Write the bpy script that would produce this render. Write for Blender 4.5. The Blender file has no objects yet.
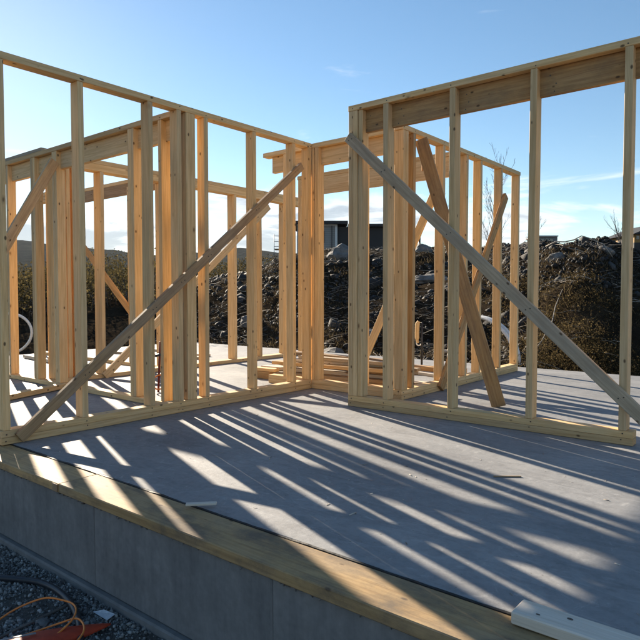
import bpy, bmesh, math, random
import numpy as np
from mathutils import Vector, Matrix, noise

random.seed(7)
rng = np.random.default_rng(7)
scene = bpy.context.scene
col = scene.collection
R = math.radians

# ------------------------------------------------------------------ camera
CAM = Vector((0.0, 0.0, 0.965))
FPX = 609.0
YAW = math.atan(496 / FPX)
PITCH = math.atan(25.5 / FPX)
cd = bpy.data.cameras.new('camera')
cd.sensor_width = 36.0
cd.lens = 36.0 * FPX / 640.0
cd.clip_start = 0.05
cd.clip_end = 6000
cam = bpy.data.objects.new('camera', cd)
cam.location = CAM
cam.rotation_euler = (math.pi / 2 - PITCH, 0, YAW)
col.objects.link(cam)
scene.camera = cam

# ------------------------------------------------------------------ sun, sky, exposure
SUN_EL = R(20.5)
SUN_AZ = YAW + math.atan(355 / FPX)          # angle from +Y towards -X
S = Vector((-math.sin(SUN_AZ) * math.cos(SUN_EL), math.cos(SUN_AZ) * math.cos(SUN_EL), math.sin(SUN_EL)))
sl = bpy.data.lights.new('sun', 'SUN')
sl.energy = 5.0
sl.angle = R(0.5)
sl.color = (1.0, 0.86, 0.68)
so = bpy.data.objects.new('sun', sl)
so.rotation_euler = S.to_track_quat('Z', 'Y').to_euler()
so.location = (-20, 8, 12)
col.objects.link(so)

scene.view_settings.view_transform = 'Standard'
scene.view_settings.look = 'None'
scene.view_settings.gamma = 1.0
scene.view_settings.use_curve_mapping = False
scene.view_settings.exposure = 1.55

world = bpy.data.worlds.new('World')
scene.world = world
world.use_nodes = True
wn, wl = world.node_tree.nodes, world.node_tree.links
wn.clear()


def wnode(t, **kw):
    n = wn.new(t)
    for k, v in kw.items():
        setattr(n, k, v)
    return n


sky = wnode('ShaderNodeTexSky', sky_type='NISHITA')
sky.sun_disc = False
sky.sun_elevation = SUN_EL
sky.sun_rotation = -SUN_AZ
sky.altitude = 100
sky.air_density = 1.0
sky.dust_density = 0.07
sky.ozone_density = 1.4
geo = wnode('ShaderNodeTexCoord')
sep = wnode('ShaderNodeSeparateXYZ')
wl.new(geo.outputs['Generated'], sep.inputs[0])
# project directions on a cloud deck so clouds flatten towards the horizon
zc = wnode('ShaderNodeMath', operation='MAXIMUM')
zc.inputs[1].default_value = 0.0
wl.new(sep.outputs['Z'], zc.inputs[0])
za = wnode('ShaderNodeMath', operation='ADD')
za.inputs[1].default_value = 0.16
wl.new(zc.outputs[0], za.inputs[0])
dx = wnode('ShaderNodeMath', operation='DIVIDE')
dy = wnode('ShaderNodeMath', operation='DIVIDE')
wl.new(sep.outputs['X'], dx.inputs[0]); wl.new(za.outputs[0], dx.inputs[1])
wl.new(sep.outputs['Y'], dy.inputs[0]); wl.new(za.outputs[0], dy.inputs[1])
zs = wnode('ShaderNodeMath', operation='MULTIPLY')
zs.inputs[1].default_value = 14.0
wl.new(sep.outputs['Z'], zs.inputs[0])
cmb = wnode('ShaderNodeCombineXYZ')
wl.new(dx.outputs[0], cmb.inputs[0]); wl.new(dy.outputs[0], cmb.inputs[1]); wl.new(zs.outputs[0], cmb.inputs[2])
cn = wnode('ShaderNodeTexNoise')
cn.inputs['Scale'].default_value = 1.15
cn.inputs['Detail'].default_value = 9
cn.inputs['Roughness'].default_value = 0.56
cn.inputs['Distortion'].default_value = 0.35
vo = wnode('ShaderNodeVectorMath', operation='ADD')
vo.inputs[1].default_value = (18.7, 9.9, 25.3)
wl.new(cmb.outputs[0], vo.inputs[0])
wl.new(vo.outputs[0], cn.inputs['Vector'])
# more cover low over the horizon, thin wisps higher
cov = wnode('ShaderNodeMapRange')
cov.interpolation_type = 'SMOOTHSTEP'
cov.inputs['From Min'].default_value = 0.10
cov.inputs['From Max'].default_value = 0.23
cov.inputs['To Min'].default_value = 0.135
cov.inputs['To Max'].default_value = -0.14
wl.new(sep.outputs['Z'], cov.inputs['Value'])
ad = wnode('ShaderNodeMath', operation='ADD')
wl.new(cn.outputs['Fac'], ad.inputs[0]); wl.new(cov.outputs[0], ad.inputs[1])
msk = wnode('ShaderNodeMapRange', interpolation_type='SMOOTHSTEP')
msk.inputs['From Min'].default_value = 0.52
msk.inputs['From Max'].default_value = 0.66
wl.new(ad.outputs[0], msk.inputs['Value'])
# cloud body: bright rims, grey thick parts
thick = wnode('ShaderNodeMapRange', interpolation_type='SMOOTHSTEP')
thick.inputs['From Min'].default_value = 0.58
thick.inputs['From Max'].default_value = 0.70
wl.new(ad.outputs[0], thick.inputs['Value'])
cc = wnode('ShaderNodeMix', data_type='RGBA')
cc.inputs[6].default_value = (8.0, 8.1, 8.2, 1)
cc.inputs[7].default_value = (3.5, 3.85, 4.3, 1)
wl.new(thick.outputs[0], cc.inputs[0])
mx = wnode('ShaderNodeMix', data_type='RGBA')
mfac = wnode('ShaderNodeMath', operation='MULTIPLY')
mfac.inputs[1].default_value = 0.86
wl.new(msk.outputs[0], mfac.inputs[0])
wl.new(mfac.outputs[0], mx.inputs[0])
hsv = wnode('ShaderNodeHueSaturation')
hsv.inputs['Hue'].default_value = 0.497
hsv.inputs['Saturation'].default_value = 1.14
wl.new(sky.outputs[0], hsv.inputs['Color'])
wl.new(hsv.outputs[0], mx.inputs[6])
wl.new(cc.outputs[2], mx.inputs[7])
bg = wnode('ShaderNodeBackground')
bg.inputs['Strength'].default_value = 0.055
wl.new(mx.outputs[2], bg.inputs['Color'])
wo = wnode('ShaderNodeOutputWorld')
wl.new(bg.outputs[0], wo.inputs['Surface'])

cy = scene.cycles
cy.use_denoising = True
cy.max_bounces = 10
cy.diffuse_bounces = 7
cy.caustics_reflective = False
cy.caustics_refractive = False

# ------------------------------------------------------------------ pixel geometry (photograph measurements)
_fw = Vector((-math.sin(YAW) * math.cos(PITCH), math.cos(YAW) * math.cos(PITCH), -math.sin(PITCH)))
_rt = Vector((math.cos(YAW), math.sin(YAW), 0))
_up = _rt.cross(_fw)


def ray(px, py):
    return _fw + _rt * ((px - 320) / FPX) - _up * ((py - 320) / FPX)


def at_depth(px, py, d):
    return CAM + ray(px, py) * d


def az_dir(px):
    v = ray(px, 294.5)
    return Vector((v.x, v.y, 0)), Vector((v.x, v.y, 0)).length


# ------------------------------------------------------------------ materials
def mat(name):
    m = bpy.data.materials.new(name)
    m.use_nodes = True
    nt = m.node_tree
    b = nt.nodes['Principled BSDF']
    b.inputs['Specular IOR Level'].default_value = 0.3
    return m, nt.nodes, nt.links, b


def ramp(nodes, stops):
    r = nodes.new('ShaderNodeValToRGB')
    e = r.color_ramp.elements
    while len(e) < len(stops):
        e.new(0.5)
    for i, (p, c) in enumerate(stops):
        e[i].position = p
        e[i].color = (*c, 1)
    return r


def mixc(nodes, links, fac, a, b, blend='MIX'):
    m = nodes.new('ShaderNodeMix')
    m.data_type = 'RGBA'
    m.blend_type = blend
    for sock, v in ((0, fac), (6, a), (7, b)):
        if isinstance(v, (int, float)):
            m.inputs[sock].default_value = v
        elif isinstance(v, tuple):
            m.inputs[sock].default_value = (*v, 1)
        else:
            links.new(v, m.inputs[sock])
    return m.outputs[2]


def wood_mat(name, light, dark, grey=0.25, knots=True, dirt=0.0, rough=0.72):
    m, n, l, b = mat(name)
    tc = n.new('ShaderNodeTexCoord')
    oi = n.new('ShaderNodeObjectInfo')
    off = n.new('ShaderNodeVectorMath'); off.operation = 'SCALE'
    off.inputs[0].default_value = (13.7, 7.9, 31.3)
    l.new(oi.outputs['Random'], off.inputs['Scale'])
    add = n.new('ShaderNodeVectorMath'); add.operation = 'ADD'
    l.new(tc.outputs['Object'], add.inputs[0]); l.new(off.outputs[0], add.inputs[1])

    def mapping(s):
        mp = n.new('ShaderNodeMapping')
        mp.inputs['Scale'].default_value = s
        l.new(add.outputs[0], mp.inputs['Vector'])
        return mp.outputs[0]

    def noi(vec, sc, det=4, ro=0.55, dist=0.0):
        t = n.new('ShaderNodeTexNoise')
        t.inputs['Scale'].default_value = sc
        t.inputs['Detail'].default_value = det
        t.inputs['Roughness'].default_value = ro
        t.inputs['Distortion'].default_value = dist
        l.new(vec, t.inputs['Vector'])
        return t.outputs['Fac']
    g1 = noi(mapping((1, 1, 0.045)), 62, 5, 0.6, 0.25)      # long grain
    g2 = noi(mapping((1, 1, 0.02)), 190, 3, 0.6)            # fibres
    big = noi(mapping((1, 1, 0.35)), 4.5, 3)                # weathering
    r1 = ramp(n, [(0.36, dark), (0.62, light)])
    l.new(g1, r1.inputs[0])
    c = r1.outputs[0]
    fr = ramp(n, [(0.3, (0.82, 0.82, 0.82)), (0.7, (1.08, 1.08, 1.08))])
    l.new(g2, fr.inputs[0])
    c = mixc(n, l, 0.55, c, fr.outputs[0], 'MULTIPLY')
    # per-piece tone
    tone = ramp(n, [(0.0, (0.66, 0.60, 0.53)), (0.25, (1.02, 0.98, 0.92)), (0.5, (0.80, 0.79, 0.79)), (0.75, (1.12, 1.04, 0.92)), (1.0, (0.88, 0.82, 0.72))])
    l.new(oi.outputs['Random'], tone.inputs[0])
    c = mixc(n, l, 1.0, c, tone.outputs[0], 'MULTIPLY')
    gr = ramp(n, [(0.42, (0, 0, 0)), (0.72, (1, 1, 1))])
    l.new(big, gr.inputs[0])
    gm = n.new('ShaderNodeMath'); gm.operation = 'MULTIPLY'; gm.inputs[1].default_value = grey
    l.new(gr.outputs[0], gm.inputs[0])
    c = mixc(n, l, gm.outputs[0], c, (0.33, 0.29, 0.24))
    if knots:
        v = n.new('ShaderNodeTexVoronoi')
        v.inputs['Scale'].default_value = 1.0
        v.inputs['Randomness'].default_value = 1.0
        l.new(mapping((14, 14, 8.0)), v.inputs['Vector'])
        kr = ramp(n, [(0.08, (1, 1, 1)), (0.14, (0, 0, 0))])
        l.new(v.outputs['Distance'], kr.inputs[0])
        sepc = n.new('ShaderNodeSeparateColor')
        l.new(v.outputs['Color'], sepc.inputs[0])
        th = n.new('ShaderNodeMath'); th.operation = 'GREATER_THAN'; th.inputs[1].default_value = 0.30
        l.new(sepc.outputs[0], th.inputs[0])
        km = n.new('ShaderNodeMath'); km.operation = 'MULTIPLY'
        l.new(kr.outputs[0], km.inputs[0]); l.new(th.outputs[0], km.inputs[1])
        km2 = n.new('ShaderNodeMath'); km2.operation = 'MULTIPLY'; km2.inputs[1].default_value = 0.88
        l.new(km.outputs[0], km2.inputs[0])
        c = mixc(n, l, km2.outputs[0], c, (0.085, 0.045, 0.022))
    if knots:
        v2 = n.new('ShaderNodeTexVoronoi')
        v2.inputs['Scale'].default_value = 1.0
        l.new(mapping((8.0, 8.0, 4.2)), v2.inputs['Vector'])
        k2 = ramp(n, [(0.05, (0.85, 0.85, 0.85)), (0.08, (0.35, 0.35, 0.35)), (0.15, (0, 0, 0))])
        l.new(v2.outputs['Distance'], k2.inputs[0])
        sc2 = n.new('ShaderNodeSeparateColor')
        l.new(v2.outputs['Color'], sc2.inputs[0])
        t2 = n.new('ShaderNodeMath'); t2.operation = 'GREATER_THAN'; t2.inputs[1].default_value = 0.6
        l.new(sc2.outputs[1], t2.inputs[0])
        m2 = n.new('ShaderNodeMath'); m2.operation = 'MULTIPLY'
        l.new(k2.outputs[0], m2.inputs[0]); l.new(t2.outputs[0], m2.inputs[1])
        c = mixc(n, l, m2.outputs[0], c, (0.20, 0.105, 0.045))
    if dirt > 0:
        d = noi(mapping((1, 1, 0.6)), 7, 6, 0.7)
        dr = ramp(n, [(0.45, (0, 0, 0)), (0.68, (1, 1, 1))])
        l.new(d, dr.inputs[0])
        dm = n.new('ShaderNodeMath'); dm.operation = 'MULTIPLY'; dm.inputs[1].default_value = dirt
        l.new(dr.outputs[0], dm.inputs[0])
        c = mixc(n, l, dm.outputs[0], c, (0.12, 0.095, 0.07))
    l.new(c, b.inputs['Base Color'])
    b.inputs['Roughness'].default_value = rough
    bp = n.new('ShaderNodeBump')
    bp.inputs['Strength'].default_value = 0.25
    bp.inputs['Distance'].default_value = 0.002
    l.new(g1, bp.inputs['Height'])
    l.new(bp.outputs[0], b.inputs['Normal'])
    return m


M = {}
M['wood'] = wood_mat('spruce', (0.82, 0.615, 0.35), (0.65, 0.445, 0.22), 0.24)
M['wood_old'] = wood_mat('weathered_plank', (0.46, 0.32, 0.18), (0.30, 0.19, 0.10), 0.45, dirt=0.35)
M['wood_brace'] = wood_mat('brace_plank', (0.58, 0.43, 0.26), (0.42, 0.29, 0.16), 0.35, dirt=0.25)
M['wood_grey'] = wood_mat('grey_plank', (0.50, 0.43, 0.33), (0.36, 0.30, 0.22), 0.5, dirt=0.2)
M['wood_edge'] = wood_mat('edge_plank', (0.52, 0.355, 0.165), (0.39, 0.25, 0.11), 0.30, dirt=0.85)
M['wood_white'] = wood_mat('pale_plank', (0.74, 0.70, 0.63), (0.64, 0.585, 0.50), 0.1, dirt=0.1)
M['wood_prop'] = wood_mat('prop_plank', (0.58, 0.36, 0.15), (0.40, 0.22, 0.085), 0.2, dirt=0.4)


def noise_mat(name, stops, scale, detail=6, ro=0.6, rough=0.9, bump=0.3, bdist=0.01, second=None, coords='Object', bscale=None, spec=0.3):
    m, n, l, b = mat(name)
    b.inputs['Specular IOR Level'].default_value = spec
    tc = n.new('ShaderNodeTexCoord')
    t = n.new('ShaderNodeTexNoise')
    t.inputs['Scale'].default_value = scale
    t.inputs['Detail'].default_value = detail
    t.inputs['Roughness'].default_value = ro
    l.new(tc.outputs[coords], t.inputs['Vector'])
    r = ramp(n, stops)
    l.new(t.outputs['Fac'], r.inputs[0])
    c = r.outputs[0]
    h = t.outputs['Fac']
    if second:
        sc2, st2 = second
        t2 = n.new('ShaderNodeTexNoise')
        t2.inputs['Scale'].default_value = sc2
        t2.inputs['Detail'].default_value = 5
        l.new(tc.outputs[coords], t2.inputs['Vector'])
        r2 = ramp(n, st2)
        l.new(t2.outputs['Fac'], r2.inputs[0])
        c = mixc(n, l, 1.0, c, r2.outputs[0], 'MULTIPLY')
        h = t2.outputs['Fac']
    if bscale:
        t3 = n.new('ShaderNodeTexNoise')
        t3.inputs['Scale'].default_value = bscale
        t3.inputs['Detail'].default_value = 8
        t3.inputs['Roughness'].default_value = 0.7
        l.new(tc.outputs[coords], t3.inputs['Vector'])
        h = t3.outputs['Fac']
    l.new(c, b.inputs['Base Color'])
    b.inputs['Roughness'].default_value = rough
    if bump:
        bp = n.new('ShaderNodeBump')
        bp.inputs['Strength'].default_value = bump
        bp.inputs['Distance'].default_value = bdist
        l.new(h, bp.inputs['Height'])
        l.new(bp.outputs[0], b.inputs['Normal'])
    return m


def slab_mat():
    m, n, l, b = mat('slab_concrete')
    tc = n.new('ShaderNodeTexCoord')

    def noi(sc, det, ro, dist=0.0, vec=None):
        t = n.new('ShaderNodeTexNoise')
        t.inputs['Scale'].default_value = sc
        t.inputs['Detail'].default_value = det
        t.inputs['Roughness'].default_value = ro
        t.inputs['Distortion'].default_value = dist
        l.new(vec or tc.outputs['Object'], t.inputs['Vector'])
        return t.outputs['Fac']
    a = noi(0.9, 6, 0.6, 0.4)
    f = noi(26, 8, 0.72)
    g = noi(210, 4, 0.7)
    mp = n.new('ShaderNodeMapping')
    mp.inputs['Scale'].default_value = (1.0, 5.0, 1.0)
    mp.inputs['Rotation'].default_value = (0, 0, R(28))
    l.new(tc.outputs['Object'], mp.inputs['Vector'])
    tr = noi(2.2, 7, 0.65, 0.8, mp.outputs[0])
    r1 = ramp(n, [(0.30, (0.20, 0.204, 0.208)), (0.55, (0.27, 0.273, 0.275)), (0.72, (0.335, 0.335, 0.333))])
    l.new(a, r1.inputs[0])
    r2 = ramp(n, [(0.30, (0.80, 0.80, 0.80)), (0.55, (1, 1, 1)), (0.75, (1.07, 1.06, 1.05))])
    l.new(f, r2.inputs[0])
    c = mixc(n, l, 1.0, r1.outputs[0], r2.outputs[0], 'MULTIPLY')
    r3 = ramp(n, [(0.40, (0.78, 0.78, 0.79)), (0.5, (1, 1, 1))])
    l.new(tr, r3.inputs[0])
    c = mixc(n, l, 0.6, c, r3.outputs[0], 'MULTIPLY')
    # trowel arcs and pale dried splashes
    w = n.new('ShaderNodeTexWave')
    w.wave_type = 'RINGS'
    w.inputs['Scale'].default_value = 0.55
    w.inputs['Distortion'].default_value = 9.0
    w.inputs['Detail'].default_value = 4.0
    w.inputs['Detail Scale'].default_value = 1.4
    l.new(tc.outputs['Object'], w.inputs['Vector'])
    wr = ramp(n, [(0.45, (0.90, 0.90, 0.90)), (0.5, (1.16, 1.16, 1.16)), (0.56, (1, 1, 1))])
    l.new(w.outputs['Fac'], wr.inputs[0])
    c = mixc(n, l, 0.55, c, wr.outputs[0], 'MULTIPLY')
    sp_ = noi(7.5, 10, 0.8, 1.4)
    sr = ramp(n, [(0.56, (0, 0, 0)), (0.68, (0.6, 0.6, 0.6))])
    l.new(sp_, sr.inputs[0])
    c = mixc(n, l, sr.outputs[0], c, (0.42, 0.417, 0.41))
    dk = noi(1.7, 9, 0.75, 0.9)
    dr_ = ramp(n, [(0.30, (0.62, 0.62, 0.63)), (0.44, (1, 1, 1))])
    l.new(dk, dr_.inputs[0])
    c = mixc(n, l, 0.8, c, dr_.outputs[0], 'MULTIPLY')
    # small pits and specks
    v = n.new('ShaderNodeTexVoronoi')
    v.inputs['Scale'].default_value = 17
    l.new(tc.outputs['Object'], v.inputs['Vector'])
    vr = ramp(n, [(0.035, (0.45, 0.43, 0.4)), (0.07, (1, 1, 1))])
    l.new(v.outputs['Distance'], vr.inputs[0])
    c = mixc(n, l, 0.7, c, vr.outputs[0], 'MULTIPLY')
    l.new(c, b.inputs['Base Color'])
    rr = n.new('ShaderNodeMapRange')
    rr.inputs['To Min'].default_value = 0.55
    rr.inputs['To Max'].default_value = 0.82
    b.inputs['Specular IOR Level'].default_value = 0.32
    l.new(a, rr.inputs['Value'])
    l.new(rr.outputs[0], b.inputs['Roughness'])
    hm = n.new('ShaderNodeMath'); hm.operation = 'MULTIPLY_ADD'
    hm.inputs[1].default_value = 0.3
    l.new(g, hm.inputs[0]); l.new(f, hm.inputs[2])
    bp = n.new('ShaderNodeBump')
    bp.inputs['Strength'].default_value = 0.35
    bp.inputs['Distance'].default_value = 0.006
    l.new(hm.outputs[0], bp.inputs['Height'])
    l.new(bp.outputs[0], b.inputs['Normal'])
    return m


M['slab'] = slab_mat()
M['board'] = noise_mat('fibre_cement_board', [(0.3, (0.135, 0.137, 0.138)), (0.7, (0.215, 0.216, 0.216))], 2.6, 8, 0.68, 0.85, 0.15, 0.003,
                       second=(35, [(0.3, (0.88, 0.88, 0.88)), (0.7, (1.06, 1.06, 1.06))]))
def stain(m, z=0.12, amt=0.55):
    nt = m.node_tree
    b = nt.nodes['Principled BSDF']
    src = b.inputs['Base Color'].links[0].from_socket
    tc = nt.nodes.new('ShaderNodeTexCoord')
    mp = nt.nodes.new('ShaderNodeMapping')
    mp.inputs['Scale'].default_value = (0.8, 3.0, 6.0)   # local Z runs along the panel
    nt.links.new(tc.outputs['Object'], mp.inputs['Vector'])
    t = nt.nodes.new('ShaderNodeTexNoise')
    t.inputs['Scale'].default_value = 1.6
    t.inputs['Detail'].default_value = 8
    t.inputs['Roughness'].default_value = 0.7
    nt.links.new(mp.outputs[0], t.inputs['Vector'])
    r = ramp(nt.nodes, [(0.35, (0.70, 0.70, 0.71)), (0.5, (1, 1, 1)), (0.66, (1.28, 1.26, 1.22))])
    nt.links.new(t.outputs['Fac'], r.inputs[0])
    c = mixc(nt.nodes, nt.links, amt, src, r.outputs[0], 'MULTIPLY')
    t2 = nt.nodes.new('ShaderNodeTexNoise')
    t2.inputs['Scale'].default_value = 14
    t2.inputs['Detail'].default_value = 9
    t2.inputs['Roughness'].default_value = 0.8
    nt.links.new(tc.outputs['Object'], t2.inputs['Vector'])
    r2 = ramp(nt.nodes, [(0.63, (0, 0, 0)), (0.72, (0.45, 0.45, 0.45))])
    nt.links.new(t2.outputs['Fac'], r2.inputs[0])
    c = mixc(nt.nodes, nt.links, r2.outputs[0], c, (0.30, 0.29, 0.27))
    nt.links.new(c, b.inputs['Base Color'])


stain(M['board'])
M['plinth'] = noise_mat('plinth_board', [(0.3, (0.13, 0.13, 0.13)), (0.7, (0.21, 0.208, 0.204))], 9, 8, 0.7, 0.95, 0.4, 0.006)
M['membrane'] = noise_mat('black_membrane', [(0.3, (0.012, 0.012, 0.012)), (0.7, (0.03, 0.03, 0.03))], 30, rough=0.6)
M['earth'] = noise_mat('earth', [(0.28, (0.010, 0.008, 0.006)), (0.5, (0.026, 0.020, 0.014)), (0.72, (0.055, 0.042, 0.028))], 1.6, 9, 0.7,
                       0.95, 0.8, 0.08, bscale=5, spec=0.0)
M['gravel'] = noise_mat('gravel_bed', [(0.35, (0.05, 0.047, 0.042)), (0.7, (0.12, 0.112, 0.10))], 60, 6, 0.7, 0.95, 0.6, 0.02)
M['forest'] = noise_mat('far_forest', [(0.35, (0.014, 0.018, 0.016)), (0.65, (0.04, 0.044, 0.036))], 0.06, 9, 0.75, 1.0, 0.8, 4.0, bscale=0.15, spec=0.0)


def stone_mat(name, a, b_, spec=0.3):
    m, n, l, b = mat(name)
    b.inputs['Specular IOR Level'].default_value = spec
    g = n.new('ShaderNodeNewGeometry')
    r = ramp(n, [(0.0, a), (0.8, b_), (1.0, tuple(min(1, v * 1.6) for v in b_))])
    l.new(g.outputs['Random Per Island'], r.inputs[0])
    tc = n.new('ShaderNodeTexCoord')
    t = n.new('ShaderNodeTexNoise')
    t.inputs['Scale'].default_value = 25
    t.inputs['Detail'].default_value = 5
    l.new(tc.outputs['Object'], t.inputs['Vector'])
    r2 = ramp(n, [(0.3, (0.7, 0.7, 0.7)), (0.7, (1.2, 1.2, 1.2))])
    l.new(t.outputs['Fac'], r2.inputs[0])
    c = mixc(n, l, 1.0, r.outputs[0], r2.outputs[0], 'MULTIPLY')
    l.new(c, b.inputs['Base Color'])
    b.inputs['Roughness'].default_value = 0.8
    return m


def leafy(m, c_scale=1.0):
    nt = m.node_tree
    b = nt.nodes['Principled BSDF']
    src = b.inputs['Base Color'].links[0].from_socket
    tr = nt.nodes.new('ShaderNodeBsdfTranslucent')
    nt.links.new(src, tr.inputs['Color'])
    mx_ = nt.nodes.new('ShaderNodeMixShader')
    mx_.inputs[0].default_value = 0.45
    nt.links.new(b.outputs[0], mx_.inputs[1]); nt.links.new(tr.outputs[0], mx_.inputs[2])
    nt.links.new(mx_.outputs[0], nt.nodes['Material Output'].inputs['Surface'])
    return m


M['pebble'] = stone_mat('pebbles', (0.05, 0.051, 0.052), (0.26, 0.257, 0.245))
M['rubble'] = stone_mat('rubble', (0.008, 0.0075, 0.007), (0.032, 0.031, 0.030), 0.35)
M['rock'] = noise_mat('rock', [(0.3, (0.06, 0.06, 0.06)), (0.7, (0.20, 0.195, 0.185))], 5, 8, 0.7, 0.85, 0.6, 0.03)
M['twig'] = stone_mat('twigs', (0.12, 0.10, 0.08), (0.50, 0.45, 0.38))
M['grass'] = leafy(stone_mat('dry_grass', (0.06, 0.046, 0.023), (0.20, 0.15, 0.08), 0.02))
M['leaf'] = leafy(stone_mat('olive_leaves', (0.022, 0.020, 0.010), (0.095, 0.074, 0.032), 0.0))
M['scrub'] = leafy(stone_mat('brown_scrub', (0.022, 0.018, 0.009), (0.11, 0.082, 0.04), 0.0))
M['bark'] = noise_mat('bark', [(0.3, (0.05, 0.042, 0.035)), (0.7, (0.16, 0.14, 0.12))], 8)
M['needle'] = stone_mat('needles', (0.012, 0.020, 0.010), (0.04, 0.055, 0.026))


def plain(name, c, rough=0.5, metal=0.0, spec=0.4, bump=0.0, scale=40):
    m, n, l, b = mat(name)
    tc = n.new('ShaderNodeTexCoord')
    t = n.new('ShaderNodeTexNoise')
    t.inputs['Scale'].default_value = scale
    t.inputs['Detail'].default_value = 5
    l.new(tc.outputs['Object'], t.inputs['Vector'])
    r = ramp(n, [(0.3, tuple(v * 0.82 for v in c)), (0.7, tuple(min(1, v * 1.1) for v in c))])
    l.new(t.outputs['Fac'], r.inputs[0])
    l.new(r.outputs[0], b.inputs['Base Color'])
    b.inputs['Roughness'].default_value = rough
    b.inputs['Metallic'].default_value = metal
    b.inputs['Specular IOR Level'].default_value = spec
    return m


M['hose'] = plain('black_hose', (0.022, 0.026, 0.033), 0.42)
M['cord'] = plain('orange_cord', (0.80, 0.24, 0.045), 0.45)
M['red'] = plain('red_plastic', (0.42, 0.05, 0.018), 0.6)
M['dark_red'] = plain('dark_red_paint', (0.13, 0.018, 0.010), 0.6)
M['paper'] = plain('pale_card', (0.55, 0.57, 0.60), 0.7)
M['pipe'] = plain('white_pipe', (0.72, 0.72, 0.70), 0.4)
M['steel'] = plain('dark_steel', (0.05, 0.05, 0.055), 0.45, 0.6)
M['galv'] = plain('galvanised_steel', (0.32, 0.33, 0.34), 0.45, 0.7)
M['black'] = plain('black_cladding', (0.018, 0.019, 0.021), 0.7)
M['roofing'] = plain('dark_roofing', (0.022, 0.023, 0.026), 0.7)
M['trim'] = plain('white_trim', (0.62, 0.62, 0.60), 0.6)
M['glass'] = plain('dark_glass', (0.02, 0.024, 0.028), 0.08, spec=0.8)
M['ochre'] = plain('ochre_wall', (0.30, 0.17, 0.045), 0.7)
M['grey_panel'] = plain('grey_panel', (0.16, 0.17, 0.18), 0.6)
M['nail'] = plain('nail_steel', (0.10, 0.09, 0.08), 0.4, 0.8)
M['glove'] = plain('dirty_white', (0.5, 0.46, 0.4), 0.8)


def siding_mat():
    m, n, l, b = mat('grey_siding')
    tc = n.new('ShaderNodeTexCoord')
    w = n.new('ShaderNodeTexWave')
    w.bands_direction = 'Z'
    w.wave_profile = 'SAW'
    w.inputs['Scale'].default_value = 1.7
    l.new(tc.outputs['Object'], w.inputs['Vector'])
    r = ramp(n, [(0.0, (0.10, 0.10, 0.095)), (0.12, (0.26, 0.255, 0.24)), (1.0, (0.30, 0.295, 0.28))])
    l.new(w.outputs['Color'], r.inputs[0])
    l.new(r.outputs[0], b.inputs['Base Color'])
    b.inputs['Roughness'].default_value = 0.8
    return m


M['siding'] = siding_mat()

# ------------------------------------------------------------------ object helpers


def tag(o, label=None, cat=None, group=None, kind=None):
    if label: o['label'] = label
    if cat: o['category'] = cat
    if group: o['group'] = group
    if kind: o['kind'] = kind
    return o


def link(o, parent=None):
    col.objects.link(o)
    if parent is not None:
        o.parent = parent
    return o


def thing(name, loc, label, cat, group=None):
    o = bpy.data.objects.new(name, None)
    o.empty_display_size = 0.1
    o.location = loc
    link(o)
    return tag(o, label, cat, group)


def world_loc(parent):
    v = Vector((0, 0, 0))
    while parent is not None:
        v += parent.location
        parent = parent.parent
    return v


_boxes = {}


def box_mesh(a, b, c, bev=0.0025, key='t', taper=None):
    k = (round(a, 4), round(b, 4), round(c, 4), round(bev, 4), key)
    if k in _boxes:
        return _boxes[k]
    bm = bmesh.new()
    bmesh.ops.create_cube(bm, size=1.0)
    bmesh.ops.scale(bm, vec=(a, b, c), verts=bm.verts)
    if bev > 0:
        bmesh.ops.bevel(bm, geom=list(bm.edges), offset=min(bev, 0.3 * min(a, b, c)), segments=1, affect='EDGES', profile=0.5)
    me = bpy.data.meshes.new('timber')
    bm.to_mesh(me); bm.free()
    _boxes[k] = me
    return me


def use(me, m):
    """mesh data that carries material m (shared between alike pieces)"""
    k = (me.name, m.name)
    if k not in _boxes:
        c = me if not me.materials else me.copy()
        if c.materials:
            c.materials.clear()
        c.materials.append(m)
        _boxes[k] = c
    return _boxes[k]


def timber(name, lo, hi, m, parent=None, axis=None, bev=0.0025, wob=0.0):
    """axis-aligned piece from corner lo to corner hi; local Z runs along its length"""
    lo, hi = Vector(lo), Vector(hi)
    d = hi - lo
    if axis is None:
        axis = max(range(3), key=lambda i: d[i])
    else:
        axis = 'xyz'.index(axis)
    if axis == 2:
        dims, rot = (d.x, d.y, d.z), (0, 0, 0)
    elif axis == 0:
        dims, rot = (d.z, d.y, d.x), (0, math.pi / 2, 0)
    else:
        dims, rot = (d.x, d.z, d.y), (-math.pi / 2, 0, 0)
    o = bpy.data.objects.new(name, use(box_mesh(*dims, bev=bev), m))
    o.location = (lo + hi) / 2 - world_loc(parent)
    o.rotation_euler = rot
    if wob:
        o.rotation_euler[0] += random.uniform(-wob, wob)
        o.rotation_euler[1] += random.uniform(-wob, wob)
    return link(o, parent)


def beam(name, p0, p1, w, t, face, m, parent=None, bev=0.0025):
    """plank from p0 to p1 (centre line); its wide side (w) lies square to 'face', t is its thickness along face"""
    p0, p1 = Vector(p0), Vector(p1)
    z = (p1 - p0).normalized()
    f = Vector(face)
    y = (f - z * f.dot(z)).normalized()
    x = y.cross(z)
    mtx = Matrix((x, y, z)).transposed()
    o = bpy.data.objects.new(name, use(box_mesh(w, t, (p1 - p0).length, bev=bev), m))
    o.rotation_euler = mtx.to_euler()
    o.location = (p0 + p1) / 2 - world_loc(parent)
    return link(o, parent)


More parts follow.
